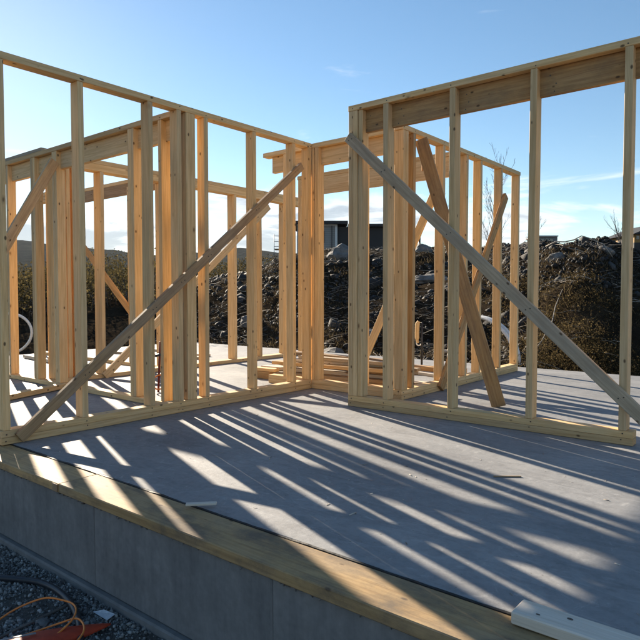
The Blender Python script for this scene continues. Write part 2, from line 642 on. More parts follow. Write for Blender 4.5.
def mesh_obj(name, verts, faces, m, parent=None, loc=None, smooth=False):
    me = bpy.data.meshes.new(name)
    base = Vector(loc) if loc is not None else world_loc(parent)
    if isinstance(verts, np.ndarray):
        v = verts - np.array(base)
        me.from_pydata(v.tolist(), [], faces if isinstance(faces, list) else faces.tolist())
    else:
        me.from_pydata([tuple(Vector(p) - base) for p in verts], [], faces)
    me.materials.append(m)
    if smooth:
        me.polygons.foreach_set('use_smooth', [True] * len(me.polygons))
    me.update()
    o = bpy.data.objects.new(name, me)
    o.location = base - world_loc(parent)
    return link(o, parent)


def tube_geo(pts, rad, sides=8, closed=False, caps=True):
    pts = [Vector(p) for p in pts]
    n = len(pts)
    rads = rad if isinstance(rad, (list, tuple)) else [rad] * n
    verts, faces = [], []
    prev = None
    for i, p in enumerate(pts):
        a = pts[(i - 1) % n] if (closed or i > 0) else p
        b = pts[(i + 1) % n] if (closed or i < n - 1) else p
        t = (b - a).normalized()
        if prev is None:
            ref = Vector((0, 0, 1)) if abs(t.z) < 0.9 else Vector((1, 0, 0))
            u = t.cross(ref).normalized()
        else:
            u = (prev - t * prev.dot(t)).normalized()
        prev = u
        w = t.cross(u)
        for s in range(sides):
            an = 2 * math.pi * s / sides
            verts.append(p + (u * math.cos(an) + w * math.sin(an)) * rads[i])
    m = n if closed else n - 1
    for i in range(m):
        j = (i + 1) % n
        for s in range(sides):
            s2 = (s + 1) % sides
            faces.append((i * sides + s, i * sides + s2, j * sides + s2, j * sides + s))
    if caps and not closed:
        faces.append(tuple(range(sides))[::-1])
        faces.append(tuple((n - 1) * sides + s for s in range(sides)))
    return verts, faces


def spline(pts, k=8, closed=False):
    """Catmull-Rom through the points"""
    P = [Vector(p) for p in pts]
    n = len(P)
    out = []
    for i in range(n if closed else n - 1):
        g = lambda j: P[j % n] if closed else P[max(0, min(n - 1, j))]
        a, b, c, d = g(i - 1), g(i), g(i + 1), g(i + 2)
        for q in range(k):
            t = q / k
            out.append(0.5 * ((2 * b) + (c - a) * t + (2 * a - 5 * b + 4 * c - d) * t * t + (3 * b - a - 3 * c + d) * t ** 3))
    if not closed:
        out.append(P[-1])
    return out


def tube(name, pts, rad, m, parent=None, sides=8, closed=False, loc=None):
    v, f = tube_geo(pts, rad, sides, closed)
    return mesh_obj(name, v, f, m, parent, loc=loc if loc is not None else (None if parent else pts[0]), smooth=True)


def many(name, m, protos, pos, rot, scl, loc=(0, 0, 0)):
    """one mesh of many copies: protos is a list of (verts Nx3, tris Mx3); pos Kx3, rot Kx3x3, scl Kx3"""
    K = len(pos)
    which = rng.integers(0, len(protos), K)
    vs, fs, base = [], [], 0
    for pi, (pv, pf) in enumerate(protos):
        idx = np.nonzero(which == pi)[0]
        if len(idx) == 0:
            continue
        v = pv[None, :, :] * scl[idx][:, None, :]
        v = np.einsum('kij,knj->kni', rot[idx], v) + pos[idx][:, None, :]
        nv = pv.shape[0]
        f = pf[None, :, :] + (np.arange(len(idx)) * nv)[:, None, None] + base
        vs.append(v.reshape(-1, 3)); fs.append(f.reshape(-1, pf.shape[1]))
        base += nv * len(idx)
    v = np.concatenate(vs) - np.array(loc)
    f = np.concatenate(fs)
    me = bpy.data.meshes.new(name)
    me.vertices.add(len(v)); me.vertices.foreach_set('co', v.astype(np.float32).ravel())
    k = f.shape[1]
    me.loops.add(f.size); me.loops.foreach_set('vertex_index', f.astype(np.int32).ravel())
    me.polygons.add(len(f))
    me.polygons.foreach_set('loop_start', np.arange(0, f.size, k, dtype=np.int32))
    me.polygons.foreach_set('loop_total', np.full(len(f), k, dtype=np.int32))
    me.materials.append(m)
    me.update(); me.validate()
    o = bpy.data.objects.new(name, me)
    o.location = loc
    return link(o)


def rand_rot(K, flat=False):
    if flat:
        a = rng.uniform(0, 2 * math.pi, K)
        r = np.zeros((K, 3, 3))
        r[:, 0, 0] = np.cos(a); r[:, 0, 1] = -np.sin(a); r[:, 1, 0] = np.sin(a); r[:, 1, 1] = np.cos(a); r[:, 2, 2] = 1
        return r
    q = rng.normal(size=(K, 4)); q /= np.linalg.norm(q, axis=1)[:, None]
    w, x, y, z = q.T
    return np.stack([np.stack([1 - 2 * (y * y + z * z), 2 * (x * y - z * w), 2 * (x * z + y * w)], -1),
                     np.stack([2 * (x * y + z * w), 1 - 2 * (x * x + z * z), 2 * (y * z - x * w)], -1),
                     np.stack([2 * (x * z - y * w), 2 * (y * z + x * w), 1 - 2 * (x * x + y * y)], -1)], 1)


def stone_protos(n, sub=1, jit=0.28):
    out = []
    for i in range(n):
        bm = bmesh.new()
        bmesh.ops.create_icosphere(bm, subdivisions=sub, radius=1.0)
        for v in bm.verts:
            v.co *= 1 + random.uniform(-jit, jit)
            v.co.z *= 0.75
        out.append((np.array([v.co[:] for v in bm.verts]), np.array([[v.index for v in f.verts] for f in bm.faces])))
        bm.free()
    return out


# ------------------------------------------------------------------ terrain
GZ = -0.50
# skyline of the bank of earth behind the house: pixel column -> (row of the ridge, its distance)
RIDGE = [(-500, 300, 30), (-200, 296, 30), (0, 293, 28), (130, 290, 26), (190, 284, 22), (240, 272, 20), (290, 259, 19), (325, 253, 19), (380, 252, 20),
         (430, 251, 20), (470, 249, 19), (520, 247, 16), (550, 243, 14), (580, 239.5, 13.5), (600, 240, 13.5), (620, 246, 14), (640, 253, 15), (700, 258, 17),
         (800, 262, 18), (1100, 275, 20), (2000, 290, 24)]


def lerp_ridge(px):
    if px <= RIDGE[0][0]: return RIDGE[0][1:]
    for (a, b) in zip(RIDGE, RIDGE[1:]):
        if px <= b[0]:
            t = (px - a[0]) / (b[0] - a[0]); t = t * t * (3 - 2 * t)
            return a[1] + (b[1] - a[1]) * t, a[2] + (b[2] - a[2]) * t
    return RIDGE[-1][1:]


def slab_dist(x, y):
    dx = max(-9.6 - x, 0, x - 5.0)
    dy = max(1.5 - y, 0, y - 8.0)
    return math.hypot(dx, dy)


def smooth(t):
    t = max(0.0, min(1.0, t))
    return t * t * (3 - 2 * t)


def ground_z(x, y, detail=True):
    d = x * _fw.x + y * _fw.y
    s = x * _rt.x + y * _rt.y
    base = GZ
    sd = slab_dist(x, y)
    if d > 1.0:
        px = 320 + FPX * s / d
        row, dr = lerp_ridge(px)
        zr = CAM.z + (294.5 - row) / FPX * dr
        # distance along this column where the slab ends
        u = _fw.to_2d() * 1.0 + _rt.to_2d() * ((px - 320) / FPX)
        d0 = 5.0
        cands = []
        if u.y > 0.02: cands.append(8.35 / u.y)
        if u.x < -0.02: cands.append(-9.9 / u.x)
        if u.x > 0.02: cands.append(5.4 / u.x)
        if cands: d0 = min(cands)
        d0 = min(d0, dr - 2)
        if d > d0:
            if d < dr:
                t = (d - d0) / (dr - d0)
                base = GZ + 0.12 + (zr - GZ - 0.12) * (0.35 * smooth(t) + 0.65 * math.sin(t * math.pi / 2) ** 1.15)
            else:
                base = zr - (zr + 0.1) * smooth((d - dr) / 14.0) * 0.8 - 0.00 * (d - dr)
    if detail:
        amp = min(1.0, max(0.0, sd - 0.3) / 1.5)
        far = max(0.0, 1 - math.hypot(x, y) / 120)
        v = Vector((x, y, 0.0))
        nz = 0.22 * noise.noise(v * 0.55) + 0.13 * noise.noise(v * 1.7 + Vector((7, 3, 1))) + 0.07 * noise.noise(v * 4.3) + 0.035 * noise.noise(v * 11.0)
        base += nz * amp * far
    return base


def build_ground():
    cx, cy = -3.0, 9.0

    def axis(c, fine, half, n_out, far):
        a = list(np.arange(-half, half + 1e-6, fine))
        ratio = (far / half) ** (1.0 / n_out)
        out = [half * ratio ** (i + 1) for i in range(n_out)]
        return [c - v for v in reversed(out)] + [c + v for v in a] + [c + v for v in out]
    xs = axis(cx, 0.16, 14.5, 26, 3000)
    ys = axis(cy, 0.16, 13.0, 26, 3000)
    # drop the fine rows nobody sees in front of the slab
    nx, ny = len(xs), len(ys)
    verts = []
    for y in ys:
        for x in xs:
            z = ground_z(x, y) if slab_dist(x, y) > 0.01 else GZ
            if x > -3.9 and x < -0.2 and 0.3 < y < 1.6:
                z = GZ
            verts.append((x, y, z))
    faces = [(j * nx + i, j * nx + i + 1, (j + 1) * nx + i + 1, (j + 1) * nx + i) for j in range(ny - 1) for i in range(nx - 1)]
    o = mesh_obj('ground', verts, faces, M['earth'], loc=(0, 0, 0), smooth=True)
    tag(o, kind='structure')


build_ground()

# far wooded hills on the horizon
def build_hills(name, rows, dist, depth, seed):
    verts, faces = [], []
    cols_ = []
    px = -900
    while px <= 1500:
        cols_.append(px); px += 6
    prof = [(0.0, 0.0), (0.35, 0.45), (0.7, 0.86), (1.0, 1.0), (1.6, 0.6)]
    for p in cols_:
        r0 = rows[0][1]
        for a, b in zip(rows, rows[1:]):
            if a[0] <= p <= b[0]:
                t = smooth((p - a[0]) / (b[0] - a[0])); r0 = a[1] + (b[1] - a[1]) * t
        if p > rows[-1][0]: r0 = rows[-1][1]
        v = Vector((p * 0.013 + seed, seed * 2.1, 0))
        r = r0 - 4.5 * noise.noise(v) - 1.6 * noise.noise(v * 4) - 0.8 * noise.noise(v * 17)
        u = ray(p, 294.5); u = Vector((u.x, u.y, 0))
        top = CAM.z + (294.5 - r) / FPX * (dist + depth)
        for q, h in prof:
            pos = u * (dist + depth * q)
            verts.append((pos.x, pos.y, -2 + (top + 2) * h))
    k = len(prof)
    for i in range(len(cols_) - 1):
        for j in range(k - 1):
            faces.append((i * k + j, (i + 1) * k + j, (i + 1) * k + j + 1, i * k + j + 1))
    o = mesh_obj(name, verts, faces, M['forest'], loc=(0, 0, 0), smooth=True)
    tag(o, kind='structure')


build_hills('hills', [(-900, 250), (-100, 236), (10, 238), (30, 241), (60, 246), (100, 251), (140, 254), (200, 252), (240, 250), (300, 255), (360, 262), (500, 268), (900, 268), (1500, 262)], 480, 420, 3.3)

# ------------------------------------------------------------------ slab and foundation
slab = timber('concrete_slab', (-9.90, 1.765, -0.20), (4.6, 7.95, 0.0), M['slab'], axis='z', bev=0.006)
tag(slab, kind='structure')

fnd = thing('foundation_wall', (-2.5, 1.57, GZ), 'dark grey foundation wall of smooth panels under the edge of the concrete slab', 'foundation')
seams = [-5.1, -3.90, -2.69, -1.50, -0.30, 0.90, 1.86]
for a, b in zip(seams, seams[1:]):
    timber('panel', (a + 0.004, 1.565, -0.455), (b - 0.004, 1.60, -0.052), M['board'], fnd, axis='x', bev=0.003)
for a in seams[1:-1]:
    timber('joint_filler', (a - 0.007, 1.5625, -0.452), (a + 0.006, 1.57, -0.056), M['plinth'], fnd, axis='z', bev=0.002, wob=0.004)
timber('backing', (-5.6, 1.603, -0.60), (1.8, 1.74, -0.056), M['plinth'], fnd, axis='x')
timber('plinth', (-5.7, 1.538, -0.60), (1.86, 1.60, -0.459), M['plinth'], fnd, axis='x', bev=0.008)

# damp-proof membrane edge between board and slab: a ragged black strip
vv, ff = [], []
N = 260
for i in range(N + 1):
    x = -5.0 + 6.6 * i / N
    wv = 0.010 * noise.noise(Vector((x * 2.3, 0, 0))) + 0.006 * noise.noise(Vector((x * 9, 3, 0)))
    h = 0.0005 + 0.005 * max(-0.4, noise.noise(Vector((x * 6, 9, 0))) + 0.5 * noise.noise(Vector((x * 21, 2, 0))))
    y0, y1 = 1.757 + wv * 0.3, 1.7645 + wv * 0.5
    vv += [(x, y0, -0.02), (x, y0, h), (x, y1, h + 0.002), (x, y1, -0.02)]
    if i:
        a, b = (i - 1) * 4, i * 4
        ff += [(a, b, b + 1, a + 1), (a + 1, b + 1, b + 2, a + 2), (a + 2, b + 2, b + 3, a + 3)]
o = mesh_obj('membrane_strip', vv, ff, M['membrane'], loc=(-2, 1.76, 0))
tag(o, 'ragged black membrane edge between the slab and the wooden edge plank', 'membrane')

edge = thing('edge_plank', (-2.5, 1.65, -0.05), 'long dirty wooden plank lying along the edge of the slab on the foundation wall', 'plank')
for a, b in ((-5.2, -2.985), (-2.979, 1.6)):
    timber('board', (a, 1.540, -0.049), (b, 1.757, -0.002 if a > -3 else -0.004), M['wood_edge'], edge, axis='x', bev=0.004)
timber('joint_block', (-3.035, 1.534, -0.046), (-2.985, 1.541, -0.006), M['wood_old'], edge, axis='z')
# squeezed-out mortar under the plank
mk = []
for i in range(170):
    x = -4.6 + 4.6 * random.random()
    mk.append((x, 1.558 + random.uniform(-0.006, 0.006), -0.053 + random.uniform(-0.006, 0.004)))
mk = np.array(mk)
o = many('mortar_crumbs', M['plinth'], stone_protos(4), mk, rand_rot(len(mk)), rng.uniform(0.003, 0.011, (len(mk), 3)) * np.array([1.6, 1, 0.8]), loc=(-2.5, 1.558, -0.053))
tag(o, 'crumbs of mortar along the underside of the wooden edge plank', 'mortar', kind='stuff')

# ------------------------------------------------------------------ timber wall frames
T = 0.045      # stud thickness
ZB = 0.094     # top of the doubled bottom plate
GRP = 'timber wall frames standing on the slab'


def frame(name, loc, label):
    return thing(name, loc, label, 'wall frame', GRP)


def two_plates(f, lo, hi, ax, m=None, z0=0.002, n=2, cuts=()):
    h = 0.046
    for k in range(n):
        z = z0 + k * h
        e = 0.0015 * (k % 2)
        l, h_ = Vector((*lo, z)), Vector((*hi, z + h - 0.001))
        if ax == 'y': l.x += e; h_.x -= e
        else: l.y += e; h_.y -= e
        timber('bottom_plate', l, h_, m or M['wood'], f, axis=ax)


W = M['wood']
# --- wall A: runs away from the camera on the left (x = -4.0 is its near face)
AX, AD, AH = -4.0, 0.095, 2.490
A = frame('wall_frame', (AX - 0.05, 3.2, 0), 'long timber wall frame at left, its diagonal brace falling to the near left corner')
two_plates(A, (AX - AD, 1.70), (AX, 4.775), 'y')
timber('top_plate', (AX - AD, 1.70, AH - 0.046), (AX + 0.0015, 4.775, AH), W, A, axis='y')
ztop = AH - 0.047
for y in (1.715, 2.255, 2.825, 3.100, 3.378, 3.948, 4.49, 4.728):
    timber('stud', (AX - AD + 0.001, y, ZB), (AX - 0.001, y + T, ztop), W, A, axis='z', wob=0.0022)
timber('stud', (AX - 0.046, 3.190, ZB), (AX - 0.001, 3.285, ztop), W, A, axis='z')
timber('stud', (AX - AD + 0.001, 3.195, ZB), (AX - 0.048, 3.240, ztop), W, A, axis='z')
beam('brace', (AX + 0.019, 1.80, 0.035), (AX + 0.019, 4.60, 2.235), 0.074, 0.034, (1, 0, 0), M['wood_old'], A)

# --- wall B: faces the camera on the right (y = 4.22 near face)
BY, BD, BH = 4.22, 0.095, 2.562
B = frame('wall_frame', (-1.5, BY + 0.05, 0), 'timber wall frame at right, its diagonal brace falling towards the right edge')
two_plates(B, (-3.126, BY), (-0.878, BY + BD), 'x')
timber('top_plate', (-3.128, BY - 0.0015, BH - 0.046), (1.6, BY + BD, BH), W, B, axis='x')
zt = BH - 0.047
for x in (-3.124, -3.078):
    timber('stud', (x, BY + 0.001, ZB), (x + T, BY + BD - 0.001, zt), W, B, axis='z', wob=0.0008)
for x in (-2.772, -2.180, -1.570, -0.968, 0.10, 0.70, 1.30):
    timber('stud', (x, BY + 0.001, ZB), (x + T + 0.003, BY + BD - 0.001, zt), W, B, axis='z', wob=0.002)
timber('header', (-2.99, BY + 0.060, BH - 0.232), (1.55, BY + BD + 0.003, BH - 0.047), M['wood_prop'], B, axis='x')
timber('stud', (-3.031, BY + 0.012, ZB), (-2.986, BY + BD + 0.006, zt), W, B, axis='z')
beam('brace', (-3.115, BY - 0.019, 2.30), (-0.66, BY - 0.019, 0.047), 0.086, 0.034, (0, 1, 0), M['wood_grey'], B)
two_plates(B, (0.05, BY), (1.6, BY + BD), 'x')

# --- wall C: short wall closing the corner behind A (y = 4.78 near face)
CY, CD, CH = 4.780, 0.095, 2.490
Cw = frame('wall_frame', (-3.9, CY + 0.05, 0), 'timber wall frame closing the corner between the two long frames, header sticking out at left')
two_plates(Cw, (-4.62, CY), (-3.006, CY + CD), 'x')
timber('top_plate', (-4.69, CY - 0.0015, CH - 0.046), (-3.006, CY + CD, CH), W, Cw, axis='x')
timber('header', (-4.60, CY + 0.050, CH - 0.215), (-3.01, CY + CD + 0.003, CH - 0.047), W, Cw, axis='x')
for x in (-4.40, -4.012, -3.962, -3.40, -3.06):
    timber('stud', (x, CY + 0.001, ZB), (x + T, CY + CD - 0.001, CH - 0.047), W, Cw, axis='z', wob=0.002)

# --- wall D: behind B, running away (x = -2.90 near face)
DX, DD, DH = -2.90, 0.095, 2.490
D = frame('wall_frame', (DX - 0.05, 6.0, 0), 'timber wall frame running back behind the right frame, held by crossing diagonal planks')
two_plates(D, (DX - DD, 4.735), (DX, 7.52), 'y')
timber('top_plate', (DX - DD, 4.735, DH - 0.046), (DX + 0.0015, 7.52, DH), W, D, axis='y')
for y in (4.745, 4.791, 4.92, 5.50, 6.02, 6.37, 6.93, 7.47):
    timber('stud', (DX - DD + 0.001, y, ZB), (DX - 0.001, y + T, DH - 0.047), W, D, axis='z', wob=0.002)
beam('prop', (DX + 0.02, 5.02, 2.40), (-2.085, 4.99, 0.002), 0.118, 0.036, (0.3, -1, 0.1), M['wood_prop'], D)
timber('prop_block', (DX + 0.003, 5.06, 2.12), (DX + 0.06, 5.16, 2.26), M['wood_prop'], D, axis='z')
beam('brace', (DX + 0.019, 7.02, 2.13), (DX + 0.019, 5.44, 0.03), 0.098, 0.034, (1, 0, 0), M['wood_prop'], D)

# --- wall E: second cross wall farther back (y = 5.98)
EY, ED, EH = 5.980, 0.095, 2.490
Ew = frame('wall_frame', (-4.1, EY + 0.05, 0), 'timber wall frame with deep header behind the corner, second cross wall back')
timber('top_plate', (-5.25, EY - 0.0015, EH - 0.046), (-2.998, EY + ED, EH), W, Ew, axis='x')
timber('header', (-5.24, EY + 0.004, EH - 0.262), (-2.999, EY + 0.049, EH - 0.047), W, Ew, axis='x')
for x in (-5.24, -3.08):
    timber('stud', (x, EY + 0.001, 0.002), (x + T, EY + ED - 0.001, EH - 0.047), W, Ew, axis='z', wob=0.002)
beam('brace', (-3.20, EY - 0.019, 2.16), (-4.24, EY - 0.019, 0.06), 0.090, 0.034, (0, 1, 0), W, Ew)

# --- wall F: parallel to A, farther left (x = -6.36 near face)
FX, FD, FH = -6.36, 0.148, 2.490
Fw = frame('wall_frame', (FX - 0.07, 5.5, 0), 'farther timber wall frame parallel to the long left one, seen through its studs')
two_plates(Fw, (FX - FD, 3.262), (FX, 7.60), 'y', n=1)
timber('top_plate', (FX - FD, 3.262, FH - 0.046), (FX + 0.0015, 7.60, FH), W, Fw, axis='y')
timber('top_plate', (FX - FD + 0.002, 3.262, FH - 0.126), (FX - 0.0005, 7.60, FH - 0.047), W, Fw, axis='y')
for y in (3.275, 3.36, 3.435, 3.505, 3.842, 4.38, 4.695, 4.955, 5.905, 6.41, 6.97, 7.50):
    timber('stud', (FX - FD + 0.001, y, 0.049), (FX - 0.001, y + T, FH - 0.127), W, Fw, axis='z', wob=0.002)
beam('brace', (FX + 0.019, 3.85, 0.02), (FX + 0.019, 6.58, 2.27), 0.090, 0.034, (1, 0, 0), W, Fw)

# --- wall G: cross wall left of A (y = 3.16 near face)
GY, GD, GH = 3.160, 0.095, 2.475
Gw = frame('wall_frame', (-6.5, GY + 0.05, 0), 'timber cross wall frame at the left edge with deep header, seen through the near studs')
two_plates(Gw, (-9.4, GY), (AX - AD - 0.003, GY + GD), 'x', n=1)
timber('top_plate', (-9.4, GY - 0.0015, GH - 0.046), (AX - AD - 0.003, GY + GD, GH), W, Gw, axis='x')
timber('top_plate', (-9.38, GY + 0.002, GH + 0.001), (-6.36, GY + GD - 0.002, GH + 0.036), M['wood_grey'], Gw, axis='x')
timber('header', (-9.3, GY + 0.050, GH - 0.222), (AX - AD - 0.004, GY + GD + 0.003, GH - 0.047), W, Gw, axis='x')
for x in (-9.38, -8.90, -8.34, -7.77, -7.188, -6.60, -6.553, -6.134, -6.087, -4.784, -4.737, -4.335):
    timber('stud', (x, GY + 0.001, 0.049), (x + T, GY + GD - 0.001, GH - 0.047), W, Gw, axis='z', wob=0.002)
beam('prop', (-5.955, 3.10, 2.30), (-5.90, 1.80, 0.05), 0.098, 0.036, (1, 0, 0), M['wood_brace'], Gw)
beam('prop_tie', (-5.62, 2.30, 0.032), (-5.97, 3.155, 0.032), 0.098, 0.048, (0, 0, 1), W, Gw)

# --- wall I: cross wall beyond F (y = 4.74)
IY, ID, IH = 4.740, 0.095, 2.500
Iw = frame('wall_frame', (-8.0, IY + 0.05, 0), 'farthest timber cross wall frame at left, a wide opening under its header')
timber('top_plate', (-9.80, IY - 0.0015, IH - 0.046), (FX - FD - 0.003, IY + ID, IH), W, Iw, axis='x')
timber('top_plate', (-9.80, IY + 0.001, IH + 0.001), (-9.20, IY + ID - 0.001, IH + 0.072), W, Iw, axis='x')
timber('top_plate', (-9.80, IY + 0.001, IH - 0.086), (-9.31, IY + ID - 0.001, IH - 0.047), W, Iw, axis='x')
timber('header', (-9.30, IY + 0.003, IH - 0.195), (FX - FD - 0.004, IY + 0.05, IH - 0.047), M['wood_brace'], Iw, axis='x')
for x in (-9.79, -9.24, -7.20, -6.58):
    timber('stud', (x, IY + 0.001, 0.049), (x + T, IY + ID - 0.001, IH - 0.094), W, Iw, axis='z', wob=0.002)
two_plates(Iw, (-9.80, IY), (FX - FD - 0.003, IY + ID), 'x', n=1)
beam('brace', (-8.55, IY - 0.019, 1.87), (-6.85, IY - 0.019, 0.53), 0.090, 0.034, (0, 1, 0), M['wood_prop'], Iw)

# ------------------------------------------------------------------ loose timber on the slab
def loose(p0, p1, w, t, m, label, group='loose planks lying about the slab', roll=0.0):
    p0, p1 = Vector(p0), Vector(p1)
    o = beam('plank', p0, p1, w, t, (math.sin(roll), 0, math.cos(roll)), m)
    return tag(o, label, 'plank', group)


PILE = [  # x0, y0, x1, y1, z, w, t, material, label
    (-5.05, 5.05, -3.25, 5.16, 0.020, 0.12, 0.036, 'wood', 'yellow plank at the bottom front of the untidy stack behind the corner'),
    (-5.20, 5.24, -3.10, 5.28, 0.020, 0.10, 0.036, 'wood_grey', 'grey plank in the bottom layer of the stack, second from its front'),
    (-5.35, 5.44, -3.35, 5.38, 0.020, 0.14, 0.036, 'wood_old', 'wide brown plank in the bottom layer of the stack'),
    (-5.30, 5.62, -3.15, 5.66, 0.020, 0.12, 0.036, 'wood_white', 'pale plank in the bottom layer at the back of the stack'),
    (-5.00, 5.08, -3.45, 5.30, 0.060, 0.12, 0.036, 'wood_grey', 'grey plank askew in the second layer of the stack'),
    (-5.05, 5.32, -3.20, 5.24, 0.062, 0.10, 0.036, 'wood_old', 'narrow brown plank in the second layer of the stack'),
    (-5.25, 5.50, -3.30, 5.54, 0.060, 0.14, 0.036, 'wood', 'wide yellow plank in the second layer of the stack'),
    (-5.10, 5.20, -3.30, 5.42, 0.100, 0.12, 0.036, 'wood_white', 'pale plank lying diagonally in the middle of the stack'),
    (-5.00, 5.56, -3.42, 5.34, 0.136, 0.10, 0.030, 'wood_old', 'thin dark plank crossing the middle of the stack'),
    (-4.90, 5.18, -3.40, 5.27, 0.172, 0.12, 0.036, 'wood', 'yellow plank near the top front of the stack'),
    (-4.95, 5.46, -3.22, 5.60, 0.172, 0.10, 0.036, 'wood_grey', 'grey plank near the top back of the stack'),
    (-4.72, 5.26, -3.35, 5.48, 0.210, 0.14, 0.030, 'wood_white', 'wide pale plank laid across the top of the stack'),
    (-5.00, 5.62, -3.30, 5.50, 0.244, 0.12, 0.036, 'wood_old', 'brown plank on the very top of the stack, farther of two'),
    (-4.60, 5.30, -3.15, 5.34, 0.244, 0.10, 0.036, 'wood_grey', 'narrow grey plank on the very top of the stack, nearer of two'),
]
for a, b, c, d, z, w, t, m_, lab in PILE:
    loose((a, b, z + 0.002), (c, d, z + 0.002 + random.uniform(-0.004, 0.006)), w, t, M[m_], lab, 'planks of the stack behind the corner')
loose((-5.55, 6.05, 0.02), (-3.2, 6.55, 0.02), 0.14, 0.036, M['wood_grey'], 'grey plank flat on the slab beyond the plank stack')
loose((-5.0, 6.75, 0.02), (-3.3, 6.35, 0.02), 0.12, 0.036, M['wood_white'], 'pale plank flat on the slab farthest behind the plank stack')
loose((-3.95, 6.55, 0.045), (-3.18, 6.60, 0.045), 0.14, 0.09, M['wood_prop'], 'short brown beam on the slab behind the right frame')
loose((-5.12, 5.02, 0.10), (-4.76, 5.06, 0.10), 0.10, 0.036, M['wood'], 'short yellow offcut on blocks left of the plank stack')
loose((-5.10, 5.00, 0.042), (-4.80, 5.02, 0.042), 0.09, 0.078, M['wood_prop'], 'brown block carrying the short yellow offcut')
loose((-8.9, 5.6, 0.02), (-7.1, 5.9, 0.02), 0.12, 0.036, M['wood_grey'], 'grey plank on the far left of the slab, nearer of two')
loose((-9.2, 6.3, 0.02), (-7.3, 6.2, 0.02), 0.12, 0.036, M['wood_white'], 'pale plank on the far left of the slab, farther of two')
loose((-9.3, 4.35, 0.03), (-7.2, 4.15, 0.03), 0.12, 0.048, M['wood_white'], 'pale plank lying on the slab before the farthest cross wall')

o = beam('offcut', (-2.185, 1.722, 0.017), (-2.085, 1.818, 0.019), 0.026, 0.011, (0, 0, 1), M['wood_white'])
tag(o, 'small pale offcut stick lying across the edge plank', 'offcut')
o = beam('white_beam', (-0.668, 1.752, 0.021), (0.75, 1.752, 0.021), 0.098, 0.038, (0, 0, 1), M['wood_white'], bev=0.004)
o.rotation_euler[2] += 0.0
tag(o, 'pale beam lying on the slab edge in the bottom right corner', 'beam')
for x, y, r in ((-0.60, 1.735, 0.0035), (-0.52, 1.768, 0.005)):
    bm = bmesh.new(); bmesh.ops.create_circle(bm, cap_ends=True, segments=14, radius=r)
    for v in bm.verts: v.co.x *= 1.7
    g = bmesh.ops.extrude_face_region(bm, geom=list(bm.faces))
    bmesh.ops.translate(bm, vec=(0, 0, 0.0012), verts=[v for v in g['geom'] if isinstance(v, bmesh.types.BMVert)])
    me = bpy.data.meshes.new('knot'); bm.to_mesh(me); bm.free(); me.materials.append(M['bark'])
    kn = bpy.data.objects.new('knot', me); col.objects.link(kn)
    kn.parent = o; kn.matrix_parent_inverse = Matrix.LocRotScale(o.location, o.rotation_euler, None).inverted()
    kn.location = (x, y, 0.0402)
o = beam('splinter', (-1.30, 3.05, 0.004), (-1.185, 3.14, 0.004), 0.012, 0.006, (0, 0, 1), M['wood_old'])
tag(o, 'thin dark splinter of wood on the open slab', 'splinter')

# ------------------------------------------------------------------ pipes and tools behind the frames
def hoop(c, r, rad, u, v, a0, a1, n=40):
    c, u, v = Vector(c), Vector(u), Vector(v)
    return [c + u * (r * math.cos(a0 + (a1 - a0) * i / n)) + v * (r * math.sin(a0 + (a1 - a0) * i / n)) for i in range(n + 1)]


def coil(name, c, r, rad, turns, axis_dir, label, pitch=0.09):
    ax = Vector(axis_dir).normalized()
    u = ax.cross(Vector((0, 0, 1))).normalized()
    v = Vector((0, 0, 1))
    pts = []
    n = int(44 * turns)
    for i in range(n + 1):
        a = -math.pi / 2 + 2 * math.pi * turns * i / n
        rr = r * (1 + 0.03 * math.sin(3 * a + 1))
        pts.append(Vector(c) + u * (rr * math.cos(a)) + v * (rr * math.sin(a)) + ax * (pitch * (i / n - 0.5) * turns))
    o = tube(name, pts, rad, M['pipe'], sides=10)
    return tag(o, label, 'pipe')


cR = at_depth(481, 362, 9.9)
coil('pipe_coil', cR, 0.74, 0.028, 2.0, _fw * 0.52 + _rt * 0.85, 'upright coil of thick white pipe beyond the slab behind the right frame', 0.085)
cL = at_depth(11.5, 333, 11.2)
coil('pipe_coil', cL, 0.365, 0.024, 1.0, (_fw.x, _fw.y, 0), 'thin white pipe bent into a hoop beyond the slab at the left edge', 0.02)

sp = thing('hand_tool', (-3.79, 6.66, 0.0), 'upright tool with pale orange handle on a dark rod behind the right frame', 'tool')
tube('rod', [(-3.79, 6.66, 0.09), (-3.79, 6.66, 0.62)], 0.013, M['steel'], sp)
hp = spline([(-3.835, 6.63, 0.36), (-3.84, 6.63, 0.42), (-3.84, 6.63, 0.52), (-3.835, 6.63, 0.60), (-3.82, 6.64, 0.63)], 5)
tube('handle', hp, [0.018] * 5 + [0.028] * (len(hp) - 9) + [0.022] * 4, M['wood'], sp)
tube('loop', hoop((-3.82, 6.64, 0.36), 0.03, 0, (_rt.x, _rt.y, 0), (0, 0, 1), 2.2, 6.0, 12), 0.008, M['pipe'], sp)

lv = thing('pry_bar', (-5.0, 3.60, 0), 'dark red bar with orange cord looped at its foot, standing behind the left studs', 'bar')
bp0 = Vector((-5.03, 3.64, 0.0))
tube('bar', [bp0, bp0 + Vector((0.01, 0.02, 0.50))], 0.011, M['dark_red'], lv)
tube('clamp', [bp0 + Vector((-0.03, 0, 0.36)), bp0 + Vector((0.06, 0.03, 0.38))], 0.014, M['steel'], lv)
tube('cord_loop', hoop(bp0 + Vector((0.02, 0, 0.10)), 0.07, 0, (_rt.x, _rt.y, 0), (0, 0.2, 1), 0, 2 * math.pi, 24), 0.008, M['cord'], lv)

